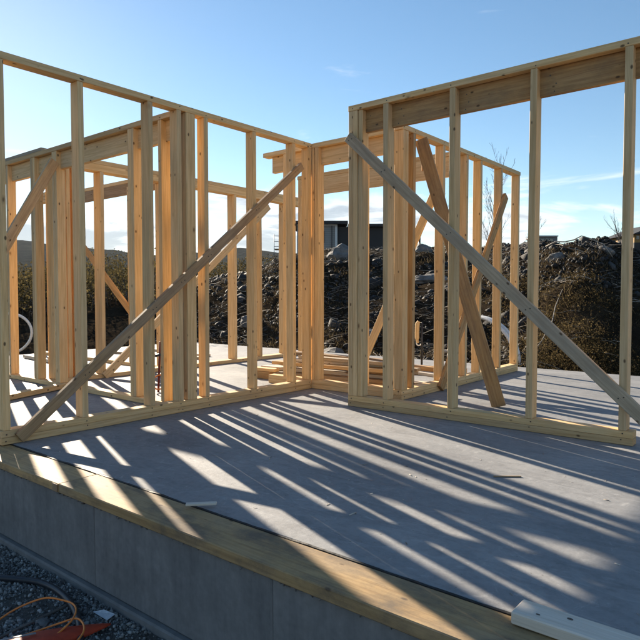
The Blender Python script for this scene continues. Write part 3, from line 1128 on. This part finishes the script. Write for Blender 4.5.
# ------------------------------------------------------------------ foreground gravel, hose, cord, red tool
K = 36000
gx = rng.uniform(-4.7, -1.7, K); gy = rng.uniform(0.85, 1.54, K)
sandy = np.array([noise.noise(Vector((x * 2.6, y * 2.6, 8))) + 0.5 * noise.noise(Vector((x * 8, y * 8, 3))) for x, y in zip(gx, gy)])
keep = (sandy < 0.22) | (rng.uniform(0, 1, K) < 0.18)
gx, gy = gx[keep], gy[keep]
K = len(gx)
gz = GZ + rng.uniform(-0.003, 0.008, K)
sc = rng.lognormal(math.log(0.0058), 0.38, (K, 1)) * rng.uniform(0.55, 1.35, (K, 3))
o = many('gravel', M['pebble'], stone_protos(8, 1, 0.30), np.stack([gx, gy, gz], 1), rand_rot(K), sc, loc=(-3, 1.2, GZ))
tag(o, 'loose dark grey gravel beside the foundation wall', 'gravel', kind='stuff')
gb = mesh_obj('gravel_bed', [(-12, -2, GZ + 0.002), (6, -2, GZ + 0.002), (6, 1.61, GZ + 0.002), (-12, 1.61, GZ + 0.002)], [(0, 1, 2, 3)], M['gravel'], loc=(0, 0, GZ))
tag(gb, kind='structure')


def gpt(px, py, z=0.0):
    r = ray(px, py)
    t = (GZ + z - CAM.z) / r.z
    return CAM + r * t


hs = spline([gpt(-60, 580, .025), gpt(-20, 577, .025), (gpt(15, 579, .025)), gpt(38, 582, .025), gpt(55, 589, .025), gpt(68, 600, .025), gpt(76, 613, .025), gpt(80, 630, .022), gpt(78, 655, .02), gpt(60, 690, .02)], 8)
o = tube('hose', hs, 0.0155, M['hose'], sides=12)
tag(o, 'thick black hose curving over the gravel by the foundation wall', 'hose')
cdp = spline([gpt(-40, 650, .02), gpt(0, 619, .03), gpt(22, 606, .05), gpt(45, 598, .07), gpt(62, 600, .07), gpt(73, 604, .07), gpt(76, 611, .07), gpt(72, 620, .07), gpt(62, 630, .06), gpt(50, 640, .05),
              gpt(30, 660, .04), gpt(40, 672, .04), gpt(62, 655, .06), gpt(78, 640, .07), gpt(84, 630, .07), gpt(82, 622, .07), gpt(75, 618.5, .07), gpt(60, 623, .06), gpt(40, 630, .05), gpt(10, 640, .04), gpt(-30, 655, .03)], 8)
o = tube('extension_cord', cdp, 0.0042, M['cord'], sides=8)
tag(o, 'thin orange cord in loose loops on the gravel, bottom left corner', 'cord')
# red tool: a shell tapering to a point
tip = gpt(111, 624, .02)
tail = gpt(-30, 665, .03)
axis_ = (tail - tip)
side = axis_.cross(Vector((0, 0, 1))).normalized()
vv, ff = [], []
NS, NR = 16, 10
for i in range(NS + 1):
    t = i / NS
    c = tip + axis_ * t
    w = 0.006 + 0.075 * min(1, t / 0.55) ** 0.8
    h = 0.004 + 0.045 * min(1, t / 0.5) ** 0.8
    for s in range(NR):
        a = 2 * math.pi * s / NR
        n_ = 1 + 0.10 * noise.noise(Vector((t * 5, math.cos(a) * 1.5, math.sin(a) * 1.5)))
        vv.append(c + side * (w * math.cos(a) * n_) + Vector((0, 0, h * math.sin(a) * n_ * (0.9 if math.sin(a) > 0 else 0.3))))
for i in range(NS):
    for s in range(NR):
        s2 = (s + 1) % NR
        ff.append((i * NR + s, i * NR + s2, (i + 1) * NR + s2, (i + 1) * NR + s))
ff.append(tuple(range(NR))[::-1]); ff.append(tuple(NS * NR + s for s in range(NR)))
rt_ = thing('red_tool', tip, 'red tapered plastic tool lying on the gravel under the orange cord', 'tool')
mesh_obj('body', vv, ff, M['red'], rt_, smooth=True)
beam('metal_strip', gpt(-8, 642, .10), gpt(36, 633, .075), 0.012, 0.004, (0, 0, 1), M['galv'], rt_, bev=0.001)
o = beam('lath', gpt(-5, 640, .012), gpt(70, 604, .012), 0.018, 0.010, (0, 0, 1), M['bark'])
tag(o, 'old dark lath half buried in the gravel under the cord', 'lath')
# scrap of card
q = [gpt(93, 611.5, .022), gpt(104, 609.5, .03), gpt(115, 614, .022), gpt(107, 620, .016)]
up_ = Vector((0, 0, 0.002))
o = mesh_obj('card_scrap', q + [p - up_ for p in q], [(0, 3, 2, 1), (4, 5, 6, 7), (0, 1, 5, 4), (1, 2, 6, 5), (2, 3, 7, 6), (3, 0, 4, 7)], M['paper'], loc=q[0])
tag(o, 'small pale blue-white scrap of card on the gravel', 'scrap')
# a few bigger flat stones and a small dirt heap
for (px, py, s, lab) in ((43, 622, 0.028, 'pale flat stone on the gravel inside the cord loop'), (35, 604, 0.012, 'small pale pebble under the orange cord')):
    bm = bmesh.new(); bmesh.ops.create_icosphere(bm, subdivisions=2, radius=1)
    for v in bm.verts:
        v.co *= 1 + 0.25 * noise.noise(v.co * 1.7 + Vector((px, 0, 0)))
        v.co = Vector((v.co.x * s * 1.5, v.co.y * s, v.co.z * s * 0.45))
    me = bpy.data.meshes.new('stone'); bm.to_mesh(me); bm.free(); me.materials.append(M['rock'])
    o = bpy.data.objects.new('stone', me); o.location = gpt(px, py, .012); link(o)
    tag(o, lab, 'stone')

# ------------------------------------------------------------------ bank of earth: rubble, roots, dry grass
def on_bank(px, d):
    u = ray(px, 294.5)
    x, y = u.x * d, u.y * d
    return x, y


def scatter(n, px0, px1, t0, t1):
    """points on the bank: px column, t along the slope from the slab edge to past the ridge"""
    out = []
    while len(out) < n:
        px = random.uniform(px0, px1)
        row, dr = lerp_ridge(px)
        u = _fw.to_2d() + _rt.to_2d() * ((px - 320) / FPX)
        c = []
        if u.y > 0.02: c.append(8.3 / u.y)
        if u.x < -0.02: c.append(-9.8 / u.x)
        d0 = min(c)
        d = d0 + (dr - d0) * random.uniform(t0, t1)
        x, y = on_bank(px, d)
        if slab_dist(x, y) < 0.15: continue
        out.append((x, y, ground_z(x, y)))
    return np.array(out)


P = scatter(15000, 150, 540, 0.0, 1.12)
keep = np.array([noise.noise(Vector((x * .8, y * .8, 1))) + 0.5 * noise.noise(Vector((x * 2.4, y * 2.4, 6))) > random.uniform(-0.5, 0.35) for x, y, z in P])
P = P[keep]
sc = np.minimum(rng.lognormal(math.log(0.024), 0.8, (len(P), 1)), 0.30) * rng.uniform(0.6, 1.35, (len(P), 3))
P[:, 2] -= sc.max(axis=1) * 0.35
o = many('rubble', M['rubble'], stone_protos(12, 1, 0.36), P, rand_rot(len(P)), sc, loc=(-4, 12, 0))
tag(o, 'dark broken rubble covering the bank behind the house', 'rubble', kind='stuff')
P = scatter(5200, 500, 760, 0.45, 1.05)
sc = np.minimum(rng.lognormal(math.log(0.017), 0.55, (len(P), 1)), 0.10) * rng.uniform(0.65, 1.3, (len(P), 3))
o = many('soil_clods', M['rubble'], stone_protos(8, 1, 0.32), P, rand_rot(len(P)), sc, loc=(0, 14, 0))
tag(o, 'clods of dark soil on the top of the mound at right', 'soil', kind='stuff')


def twig_protos(n):
    out = []
    for i in range(n):
        pts, p, dvec = [], Vector((0, 0, 0)), Vector((1, random.uniform(-.3, .3), random.uniform(-.1, .35)))
        for k in range(5):
            pts.append(p.copy())
            dvec += Vector((0, random.uniform(-.35, .35), random.uniform(-.3, .28)))
            p += dvec.normalized() * 0.25
        v, f = tube_geo(pts, [0.011, 0.010, 0.008, 0.006, 0.003], 3, caps=False)
        tri = []
        for q in f: tri += [(q[0], q[1], q[2]), (q[0], q[2], q[3])]
        out.append((np.array([x[:] for x in v]), np.array(tri)))
    return out


P = np.concatenate([scatter(7000, 150, 520, 0.0, 0.92), scatter(1500, 500, 760, 0.0, 0.85)])
keep = np.array([noise.noise(Vector((x * 1.1, y * 1.1, 31))) > random.uniform(-0.35, 0.30) for x, y, z in P])
P = P[keep]; P[:, 2] += 0.02
s_ = np.minimum(rng.lognormal(math.log(0.24), 0.5, len(P)), 0.8)
o = many('roots', M['twig'], twig_protos(16), P, rand_rot(len(P), True), np.stack([s_, s_, s_], 1) * np.array([1, 1, 0.8]), loc=(-3, 12, 0))
tag(o, 'pale bare roots and twigs tangled over the bank', 'roots', kind='stuff')


def blade_protos(n):
    out = []
    for i in range(n):
        b = random.uniform(-.9, .9); c = random.uniform(-.9, .9)
        v = np.array([(-0.02, 0, 0), (0.02, 0, 0), (0.015 + b * .4, c * .4, .6), (-0.01 + b * .4, c * .4, .6), (b, c, 1.0)])
        out.append((v, np.array([(0, 1, 2), (0, 2, 3), (3, 2, 4)])))
    return out


PA = scatter(22000, 505, 800, 0.0, 0.72)
PA = PA[np.array([noise.noise(Vector((x * .9, y * .9, 14))) > random.uniform(-0.5, 0.4) for x, y, z in PA])]
PB = scatter(26000, 120, 520, 0.02, 1.05)
keep = np.array([noise.noise(Vector((x * .5, y * .5, 4))) > 0.05 for x, y, z in PB])
PB = PB[keep]
P = np.concatenate([PA, PB])
s_ = rng.uniform(0.05, 0.17, len(P))
wv = rng.uniform(0.25, 0.9, len(P))
o = many('dry_grass', M['grass'], blade_protos(10), P, rand_rot(len(P), True), np.stack([s_ * 1.0, s_ * 1.0, s_ * wv], 1), loc=(0, 11, 0))
tag(o, 'brown dry grass and weeds on the slope behind the slab', 'grass', kind='stuff')

# low scrub in clumps on the mound and patches of the bank
PS = np.concatenate([scatter(4200, 500, 800, 0.0, 0.52), scatter(420, 120, 500, 0.1, 0.9)])
PS = PS[np.array([noise.noise(Vector((x * .7, y * .7, 40))) + 0.5 * noise.noise(Vector((x * 2.2, y * 2.2, 41))) > random.uniform(-0.15, 0.45) for x, y, z in PS])]
lp = []
for x, y, z in PS:
    h_ = random.uniform(0.05, 0.22)
    lp.append(np.array((x, y, z + h_ * 0.4)) + np.clip(rng.normal(size=(30, 3)), -1.6, 1.6) * np.array((0.12, 0.12, h_ * 0.4)))
lp = np.concatenate(lp)
sz = rng.uniform(0.005, 0.017, len(lp))
leaf_tri = [(np.array([(-1, 0, 0), (1, 0, .2), (0, 1.8, 0)], float), np.array([(0, 1, 2)])), (np.array([(-.6, 0, 0), (.5, 0, .4), (.3, 2.2, -.3)], float), np.array([(0, 1, 2)]))]
o = many('scrub', M['scrub'], leaf_tri, lp, rand_rot(len(lp)), np.stack([sz, sz, sz], 1), loc=(0, 11, 0))
tag(o, 'low olive-brown scrub in clumps on the mound and bank', 'scrub', kind='stuff')

# single boulders that stand out
def boulder(px, row_d, s, label, m=None, seed=0, sq=(1.2, 1, 0.8)):
    x, y = on_bank(px, row_d)
    bm = bmesh.new(); bmesh.ops.create_icosphere(bm, subdivisions=3, radius=1)
    for v in bm.verts:
        n_ = v.co.copy()
        k = 1 + 0.45 * noise.noise(n_ * 1.1 + Vector((seed, 0, 0))) + 0.15 * noise.noise(n_ * 3 + Vector((seed, 5, 0)))
        cell = noise.cell(n_ * 2.1 + Vector((seed, 2, 0)))
        v.co = Vector((n_.x * sq[0], n_.y * sq[1], n_.z * sq[2])) * s * (k + 0.08 * cell)
    me = bpy.data.meshes.new('boulder'); bm.to_mesh(me); bm.free(); me.materials.append(m or M['rock'])
    o = bpy.data.objects.new('boulder', me); o.location = (x, y, ground_z(x, y) + 0.15 * s); link(o)
    tag(o, label, 'boulder', 'boulders on the bank')


boulder(342, 17.5, 0.40, 'pale pointed boulder on the bank below the far house', seed=1)
boulder(420, 17.5, 0.30, 'pale rounded boulder near the ridge right of the far house', seed=2)
boulder(430, 14.5, 0.30, 'long flat brownish boulder on the bank behind the right frame', seed=3, sq=(2.0, 0.8, 0.5))
boulder(331, 10.9, 0.30, 'grey blocky boulder at the foot of the bank behind the plank stack', seed=4, sq=(1.5, 1, 0.9))
boulder(556, 12.0, 0.15, 'small pale boulder on the dark mound at right, left of two', seed=5)
boulder(604, 12.2, 0.13, 'small pale boulder on the dark mound at right, right of two', seed=6)
boulder(252, 14.0, 0.24, 'dark grey boulder on the bank seen between the left frame studs', seed=7)
boulder(366, 12.0, 0.22, 'grey boulder low on the bank beside the end post of the right frame', seed=8)

# pale fallen branches lying on the slope
def branch(pxa, da, pxb, db, rad, label):
    a = on_bank(pxa, da); b = on_bank(pxb, db)
    pts = []
    for i in range(9):
        t = i / 8
        x = a[0] + (b[0] - a[0]) * t + 0.06 * math.sin(5 * t); y = a[1] + (b[1] - a[1]) * t
        pts.append((x, y, ground_z(x, y) + 0.10 + 0.10 * math.sin(math.pi * t)))
    o = tube('branch', pts, [rad * (1 - 0.6 * i / 8) for i in range(9)], M['twig'], sides=6)
    tag(o, label, 'branch', 'fallen branches on the bank')


branch(536, 9.4, 566, 10.4, 0.010, 'pale thin branch leaning up to the right on the slope behind the right frame')
branch(545, 12.5, 615, 11.6, 0.016, 'long thin branch lying across the middle of the mound at right')
branch(440, 10.4, 472, 10.0, 0.035, 'thick pale branch at the foot of the bank behind the crossing planks')
branch(212, 10.6, 240, 11.4, 0.02, 'thin pale branch at the foot of the bank behind the far left frame')

# ------------------------------------------------------------------ thicket at left, birch, small trees
def leaf_cluster(n, c, r):
    u = rng.normal(size=(n, 3)); u /= np.linalg.norm(u, axis=1)[:, None]
    return np.array(c) + u * np.array(r) * rng.uniform(0.25, 1.0, (n, 1)) ** 0.6


tw_pos, tw_rot, tw_s, lf_pos = [], [], [], []
for i in range(95):
    px = random.uniform(-70, 290)
    d = random.uniform(16, 34)
    if px > 190: d = random.uniform(22, 36)
    x, y = on_bank(px, d)
    if slab_dist(x, y) < 1.5: continue
    z = ground_z(x, y, False)
    toprow = (262 if px < 80 else 250 if px < 190 else 262) + random.uniform(-3, 22)
    h = max(0.6, CAM.z + (294.5 - toprow) / FPX * d - z)
    lf_pos.append(leaf_cluster(620, (x, y, z + h * 0.55), (0.75 + 0.02 * d, 0.75 + 0.02 * d, h * 0.5)))
    for k in range(16):
        tw_pos.append((x + random.uniform(-.5, .5), y + random.uniform(-.5, .5), z))
        a = random.uniform(0, 6.28); tl = random.uniform(0.05, 0.4)
        zax = Vector((math.cos(a) * tl, math.sin(a) * tl, 1)).normalized()
        xax = zax; yax = Vector((0, 0, 1)).cross(xax).normalized(); z2 = xax.cross(yax)
        tw_rot.append([[xax.x, yax.x, z2.x], [xax.y, yax.y, z2.y], [xax.z, yax.z, z2.z]])
        s0 = h * random.uniform(0.6, 1.0)
        tw_s.append((s0, s0 * 0.8, s0 * 0.8))
o = many('thicket_stems', M['bark'], twig_protos(10), np.array(tw_pos), np.array(tw_rot), np.array(tw_s), loc=(-15, 15, 0))
tag(o, 'bare stems of the thicket beyond the left end of the slab', 'thicket', kind='stuff')
P = np.concatenate(lf_pos)
tri = [(np.array([(-1, 0, 0), (1, 0, .2), (0, 1.6, 0)], float), np.array([(0, 1, 2)])), (np.array([(-1, 0, 0), (.6, 0, .4), (.3, 1.2, -.3)], float), np.array([(0, 1, 2)]))]
s_ = rng.uniform(0.015, 0.05, len(P))
o = many('thicket_leaves', M['leaf'], tri, P, rand_rot(len(P)), np.stack([s_, s_, s_], 1), loc=(-15, 15, 0))
tag(o, 'olive brown leaves of the thicket beyond the left end of the slab', 'thicket', kind='stuff')


def grow(p, d, length, rad, level, segs, out):
    """branching skeleton -> list of (points, radii)"""
    pts, rads = [p.copy()], [rad]
    n = segs[level]
    for i in range(n):
        d = (d + Vector((random.gauss(0, .10), random.gauss(0, .10), random.gauss(0, .05) + (0.04 if level else 0)))).normalized()
        p = p + d * (length / n)
        pts.append(p.copy()); rads.append(rad * (1 - 0.75 * (i + 1) / n))
        if level < len(segs) - 1 and (i > n * 0.25 or level > 0):
            for k in range(2 if level == 0 else 2):
                a = random.uniform(0, 6.28)
                side_ = Vector((math.cos(a), math.sin(a), random.uniform(.3, .9))).normalized()
                nd = (d * 0.75 + side_ * 0.6).normalized()
                grow(p, nd, length * random.uniform(.2, .36) * (1.15 - 0.6 * (i / n)), rads[-1] * 0.55, level + 1, segs, out)
    out.append((level, pts, rads))


def bare_tree(name, px, d, toprow, trunk_r, label, cat='tree', segs=(12, 6, 4)):
    x, y = on_bank(px, d)
    z = ground_z(x, y, False) - 0.1
    h = CAM.z + (294.5 - toprow) / FPX * d - z
    sk = []
    grow(Vector((x, y, z)), Vector((0.02, 0, 1)), h, trunk_r, 0, segs, sk)
    t = thing(name, (x, y, z), label, cat)
    for nm, test in (('trunk', lambda l: l == 0), ('crown', lambda l: l > 0)):
        vs, fs = [], []
        for lvl, pts, rads in sk:
            if not test(lvl): continue
            v, f = tube_geo(pts, [max(r, 0.0045) for r in rads], 6 if lvl == 0 else 3, caps=False)
            b0 = len(vs); vs += v; fs += [tuple(i + b0 for i in q) for q in f]
        mesh_obj(nm, vs, fs, M['bark'], t)


random.seed(21)
bare_tree('birch_tree', 486.5, 27, 170, 0.05, 'slender bare birch standing behind the far end of the right back frame', segs=(14, 6, 4))
random.seed(5)
bare_tree('birch_tree', 467, 30, 200, 0.06, 'smaller bare birch left of the slender one', segs=(9, 5, 4))
random.seed(9)
bare_tree('sapling', 522, 26, 226, 0.05, 'small dark sapling beside the grey far building', segs=(8, 5, 4))
random.seed(33)
bare_tree('tree', 641, 42, 219, 0.12, 'dark twiggy tree at the right edge before the ochre house', segs=(9, 6, 4))

# ------------------------------------------------------------------ far buildings
def bbox(name, px0, px1, r0, r1, d, depth, m, parent, dd=0.0, axis='z', bev=0.01):
    """box square to the line of sight: columns px0..px1, rows r0 (top)..r1 at distance d"""
    a = at_depth(px0, r0, d); b = at_depth(px1, r0, d)
    zt_, zb_ = a.z, at_depth(px0, r1, d).z
    w = (b - a).to_2d().length
    me = use(box_mesh(w, depth, zt_ - zb_, bev=bev), m)
    o = bpy.data.objects.new(name, me)
    cxy = (a + b) / 2 + Vector((_fw.x, _fw.y, 0)).normalized() * (depth / 2 + dd)
    o.location = Vector((cxy.x, cxy.y, (zt_ + zb_) / 2)) - world_loc(parent)
    o.rotation_euler = (0, 0, YAW)
    return link(o, parent)


hb = at_depth(335, 258, 60); 
H1 = thing('house', (hb.x, hb.y, hb.z), 'far grey house with flat black roof on top of the bank', 'house')
bbox('wall', 297, 337, 224, 262, 60, 6.0, M['siding'], H1)
bbox('black_wing', 337.2, 385, 227, 262, 60.4, 5.6, M['black'], H1)
bbox('roof', 293, 348, 220.6, 223.8, 59.4, 7.4, M['roofing'], H1)
bbox('wing_roof', 348.3, 390, 223.6, 226.4, 59.7, 7.0, M['roofing'], H1)
bbox('corner_trim', 335, 337.4, 224.2, 261, 59.9, 0.09, M['trim'], H1)
w1 = bbox('window', 320.6, 324.4, 231, 243, 59.93, 0.06, M['black'], H1)
bbox('window', 304, 308, 232, 243, 59.93, 0.06, M['black'], H1)
bbox('downpipe', 331.5, 332.3, 224.2, 258, 59.85, 0.08, M['steel'], H1)
bbox('fascia', 297, 336, 224.0, 225.6, 59.8, 0.08, M['trim'], H1)

sb = at_depth(277.5, 262, 58)
SC = thing('scaffold', (sb.x, sb.y, sb.z), 'thin scaffold tower beside the far grey house', 'scaffold')
for k, px in enumerate((274.2, 281.0)):
    for dd in (0, 1.2):
        a = at_depth(px, 234, 58 + dd); b = at_depth(px, 266, 58 + dd)
        tube('post', [b, a], 0.035, M['galv'], SC, sides=5)
for row in (236, 241.5, 246.5, 253):
    for dd in (0, 1.2):
        tube('rail', [at_depth(274.2, row, 58 + dd), at_depth(281, row, 58 + dd)], 0.028, M['galv'], SC, sides=5)
bbox('deck', 274.2, 281, 248.6, 249.4, 58, 1.2, M['wood_old'], SC)

gb_ = at_depth(549, 248, 70)
H2 = thing('site_cabin', (gb_.x, gb_.y, gb_.z), 'far grey flat-roofed building peeping over the dark mound', 'building')
bbox('wall', 539, 557.5, 236.6, 250, 70, 4, M['grey_panel'], H2)
bbox('roof', 538, 558.5, 235.3, 236.5, 69.7, 4.6, M['trim'], H2)
for px in (541, 545.5, 550):
    bbox('window', px, px + 3, 238.6, 241.5, 69.93, 0.06, M['glass'], H2)

yb = at_depth(650, 246, 50)
H3 = thing('house', (yb.x, yb.y, yb.z), 'ochre house cut off by the right edge, above the ridge', 'house')
bbox('wall', 634.5, 690, 234, 250, 50, 5, M['ochre'], H3)
bbox('dark_base', 634.2, 690.3, 242.5, 254, 49.94, 5.2, M['black'], H3)
a0, a1 = at_depth(633.0, 234, 49.6), at_depth(692, 234, 49.6)
pk = at_depth(662, 222, 49.6); bk = Vector((_fw.x, _fw.y, 0)).normalized() * 5.8
mesh_obj('roof', [a0, a1, pk, a0 + bk, a1 + bk, pk + bk], [(0, 1, 2), (5, 4, 3), (0, 2, 5, 3), (1, 4, 5, 2), (0, 3, 4, 1)], M['roofing'], H3)
bbox('window', 636.5, 639.5, 235.5, 239.5, 49.93, 0.06, M['glass'], H3)

pb = at_depth(420, 254, 30)
PO = thing('lamp_post', (pb.x, pb.y, pb.z), 'short dark post with round head on the ridge behind the right frame', 'post')
tube('post', [at_depth(419.2, 258, 30), at_depth(419.6, 236, 30)], 0.055, M['steel'], PO, sides=8)
bm = bmesh.new(); bmesh.ops.create_uvsphere(bm, u_segments=10, v_segments=8, radius=0.075)
me = bpy.data.meshes.new('head'); bm.to_mesh(me); bm.free(); me.materials.append(M['steel'])
hd = bpy.data.objects.new('head', me); hd.location = at_depth(420, 235.3, 30) - PO.location; link(hd, PO)

# ------------------------------------------------------------------ nail heads and litter
bm = bmesh.new()
bmesh.ops.create_cone(bm, cap_ends=True, segments=8, radius1=0.0048, radius2=0.0040, depth=0.0022)
nail_me = bpy.data.meshes.new('nail'); bm.to_mesh(nail_me); bm.free(); nail_me.materials.append(M['nail'])


def nail(p, direction, parent):
    o = bpy.data.objects.new('nail', nail_me)
    o.rotation_euler = Vector(direction).to_track_quat('Z', 'Y').to_euler()
    o.location = Vector(p) - world_loc(parent)
    return link(o, parent)


random.seed(4)
for y in (1.735, 2.275, 2.845, 3.12, 3.40, 3.97, 4.51, 4.75):
    for z in (0.03, 0.072, AH - 0.024):
        nail((AX + 0.0025, y + random.uniform(-.018, .018), z + random.uniform(-.008, .008)), (1, 0, 0), A)
    if 1.9 < y < 4.6:
        zb = 0.035 + (y - 1.80) / 2.80 * 2.20
        for k in (-0.016, 0.016):
            nail((AX + 0.0372, y + k, zb + k * 0.5), (1, 0, 0), A)
for x in (-3.08, -2.75, -2.16, -1.55, -0.945):
    for z in (0.028, 0.070, BH - 0.024):
        nail((x + random.uniform(-.02, .02), BY - 0.0025, z + random.uniform(-.008, .008)), (0, -1, 0), B)
    zb = 2.30 - (x + 3.115) / 2.455 * 2.253
    for k in (-0.016, 0.016):
        nail((x + k, BY - 0.0372, zb + k * 0.3), (0, -1, 0), B)
    for k in (0.10, 0.16, 0.21):
        nail((x + 0.10 + random.uniform(-.02, .04), BY + 0.0592, BH - k), (0, -1, 0), B)
for y in (4.77, 4.94, 5.52, 6.04, 6.39, 6.95, 7.49):
    for z in (0.03, 0.07, DH - 0.024):
        nail((DX + 0.0025, y + random.uniform(-.015, .015), z), (1, 0, 0), D)

Kc = 900
cx_ = rng.uniform(-5.5, 0.2, Kc); cy_ = rng.uniform(1.8, 5.0, Kc)
kk = np.array([noise.noise(Vector((x * 1.3, y * 1.3, 12))) > random.uniform(-.3, .5) for x, y in zip(cx_, cy_)])
cx_, cy_ = cx_[kk], cy_[kk]
chip = [(np.array([(-1, -.35, 0), (1, -.3, 0), (.9, .35, .1), (-.95, .3, .05), (-1, -.35, .12), (1, -.3, .12), (.9, .35, .22), (-.95, .3, .17)], float),
         np.array([(4, 5, 6), (4, 6, 7), (0, 1, 5), (0, 5, 4), (1, 2, 6), (1, 6, 5), (2, 3, 7), (2, 7, 6), (3, 0, 4), (3, 4, 7)]))]
ss = rng.lognormal(math.log(0.0042), 0.55, len(cx_))
o = many('wood_chips', M['twig'], chip, np.stack([cx_, cy_, np.full(len(cx_), 0.0012)], 1), rand_rot(len(cx_), True), np.stack([ss * rng.uniform(0.8, 2.2, len(cx_)), ss, ss], 1), loc=(-2.5, 3.4, 0))
tag(o, 'wood chips and grit scattered over the slab', 'chips', kind='stuff')

# ------------------------------------------------------------------ thin autumn haze
hz = timber('haze', (-3150, -3150, -4.0), (3150, 3150, 125.0), M['black'], axis='z', bev=0.0)
hm = bpy.data.materials.new('haze')
hm.use_nodes = True
nt = hm.node_tree
nt.nodes.clear()
pv = nt.nodes.new('ShaderNodeVolumePrincipled')
pv.inputs['Color'].default_value = (0.80, 0.88, 1.0, 1)
pv.inputs['Density'].default_value = 0.00006
pv.inputs['Anisotropy'].default_value = 0.15
ot = nt.nodes.new('ShaderNodeOutputMaterial')
nt.links.new(pv.outputs[0], ot.inputs['Volume'])
hz.data = hz.data.copy()
hz.data.materials.clear()
hz.data.materials.append(hm)
tag(hz, 'thin pale haze in the air over the whole site', 'haze', kind='stuff')
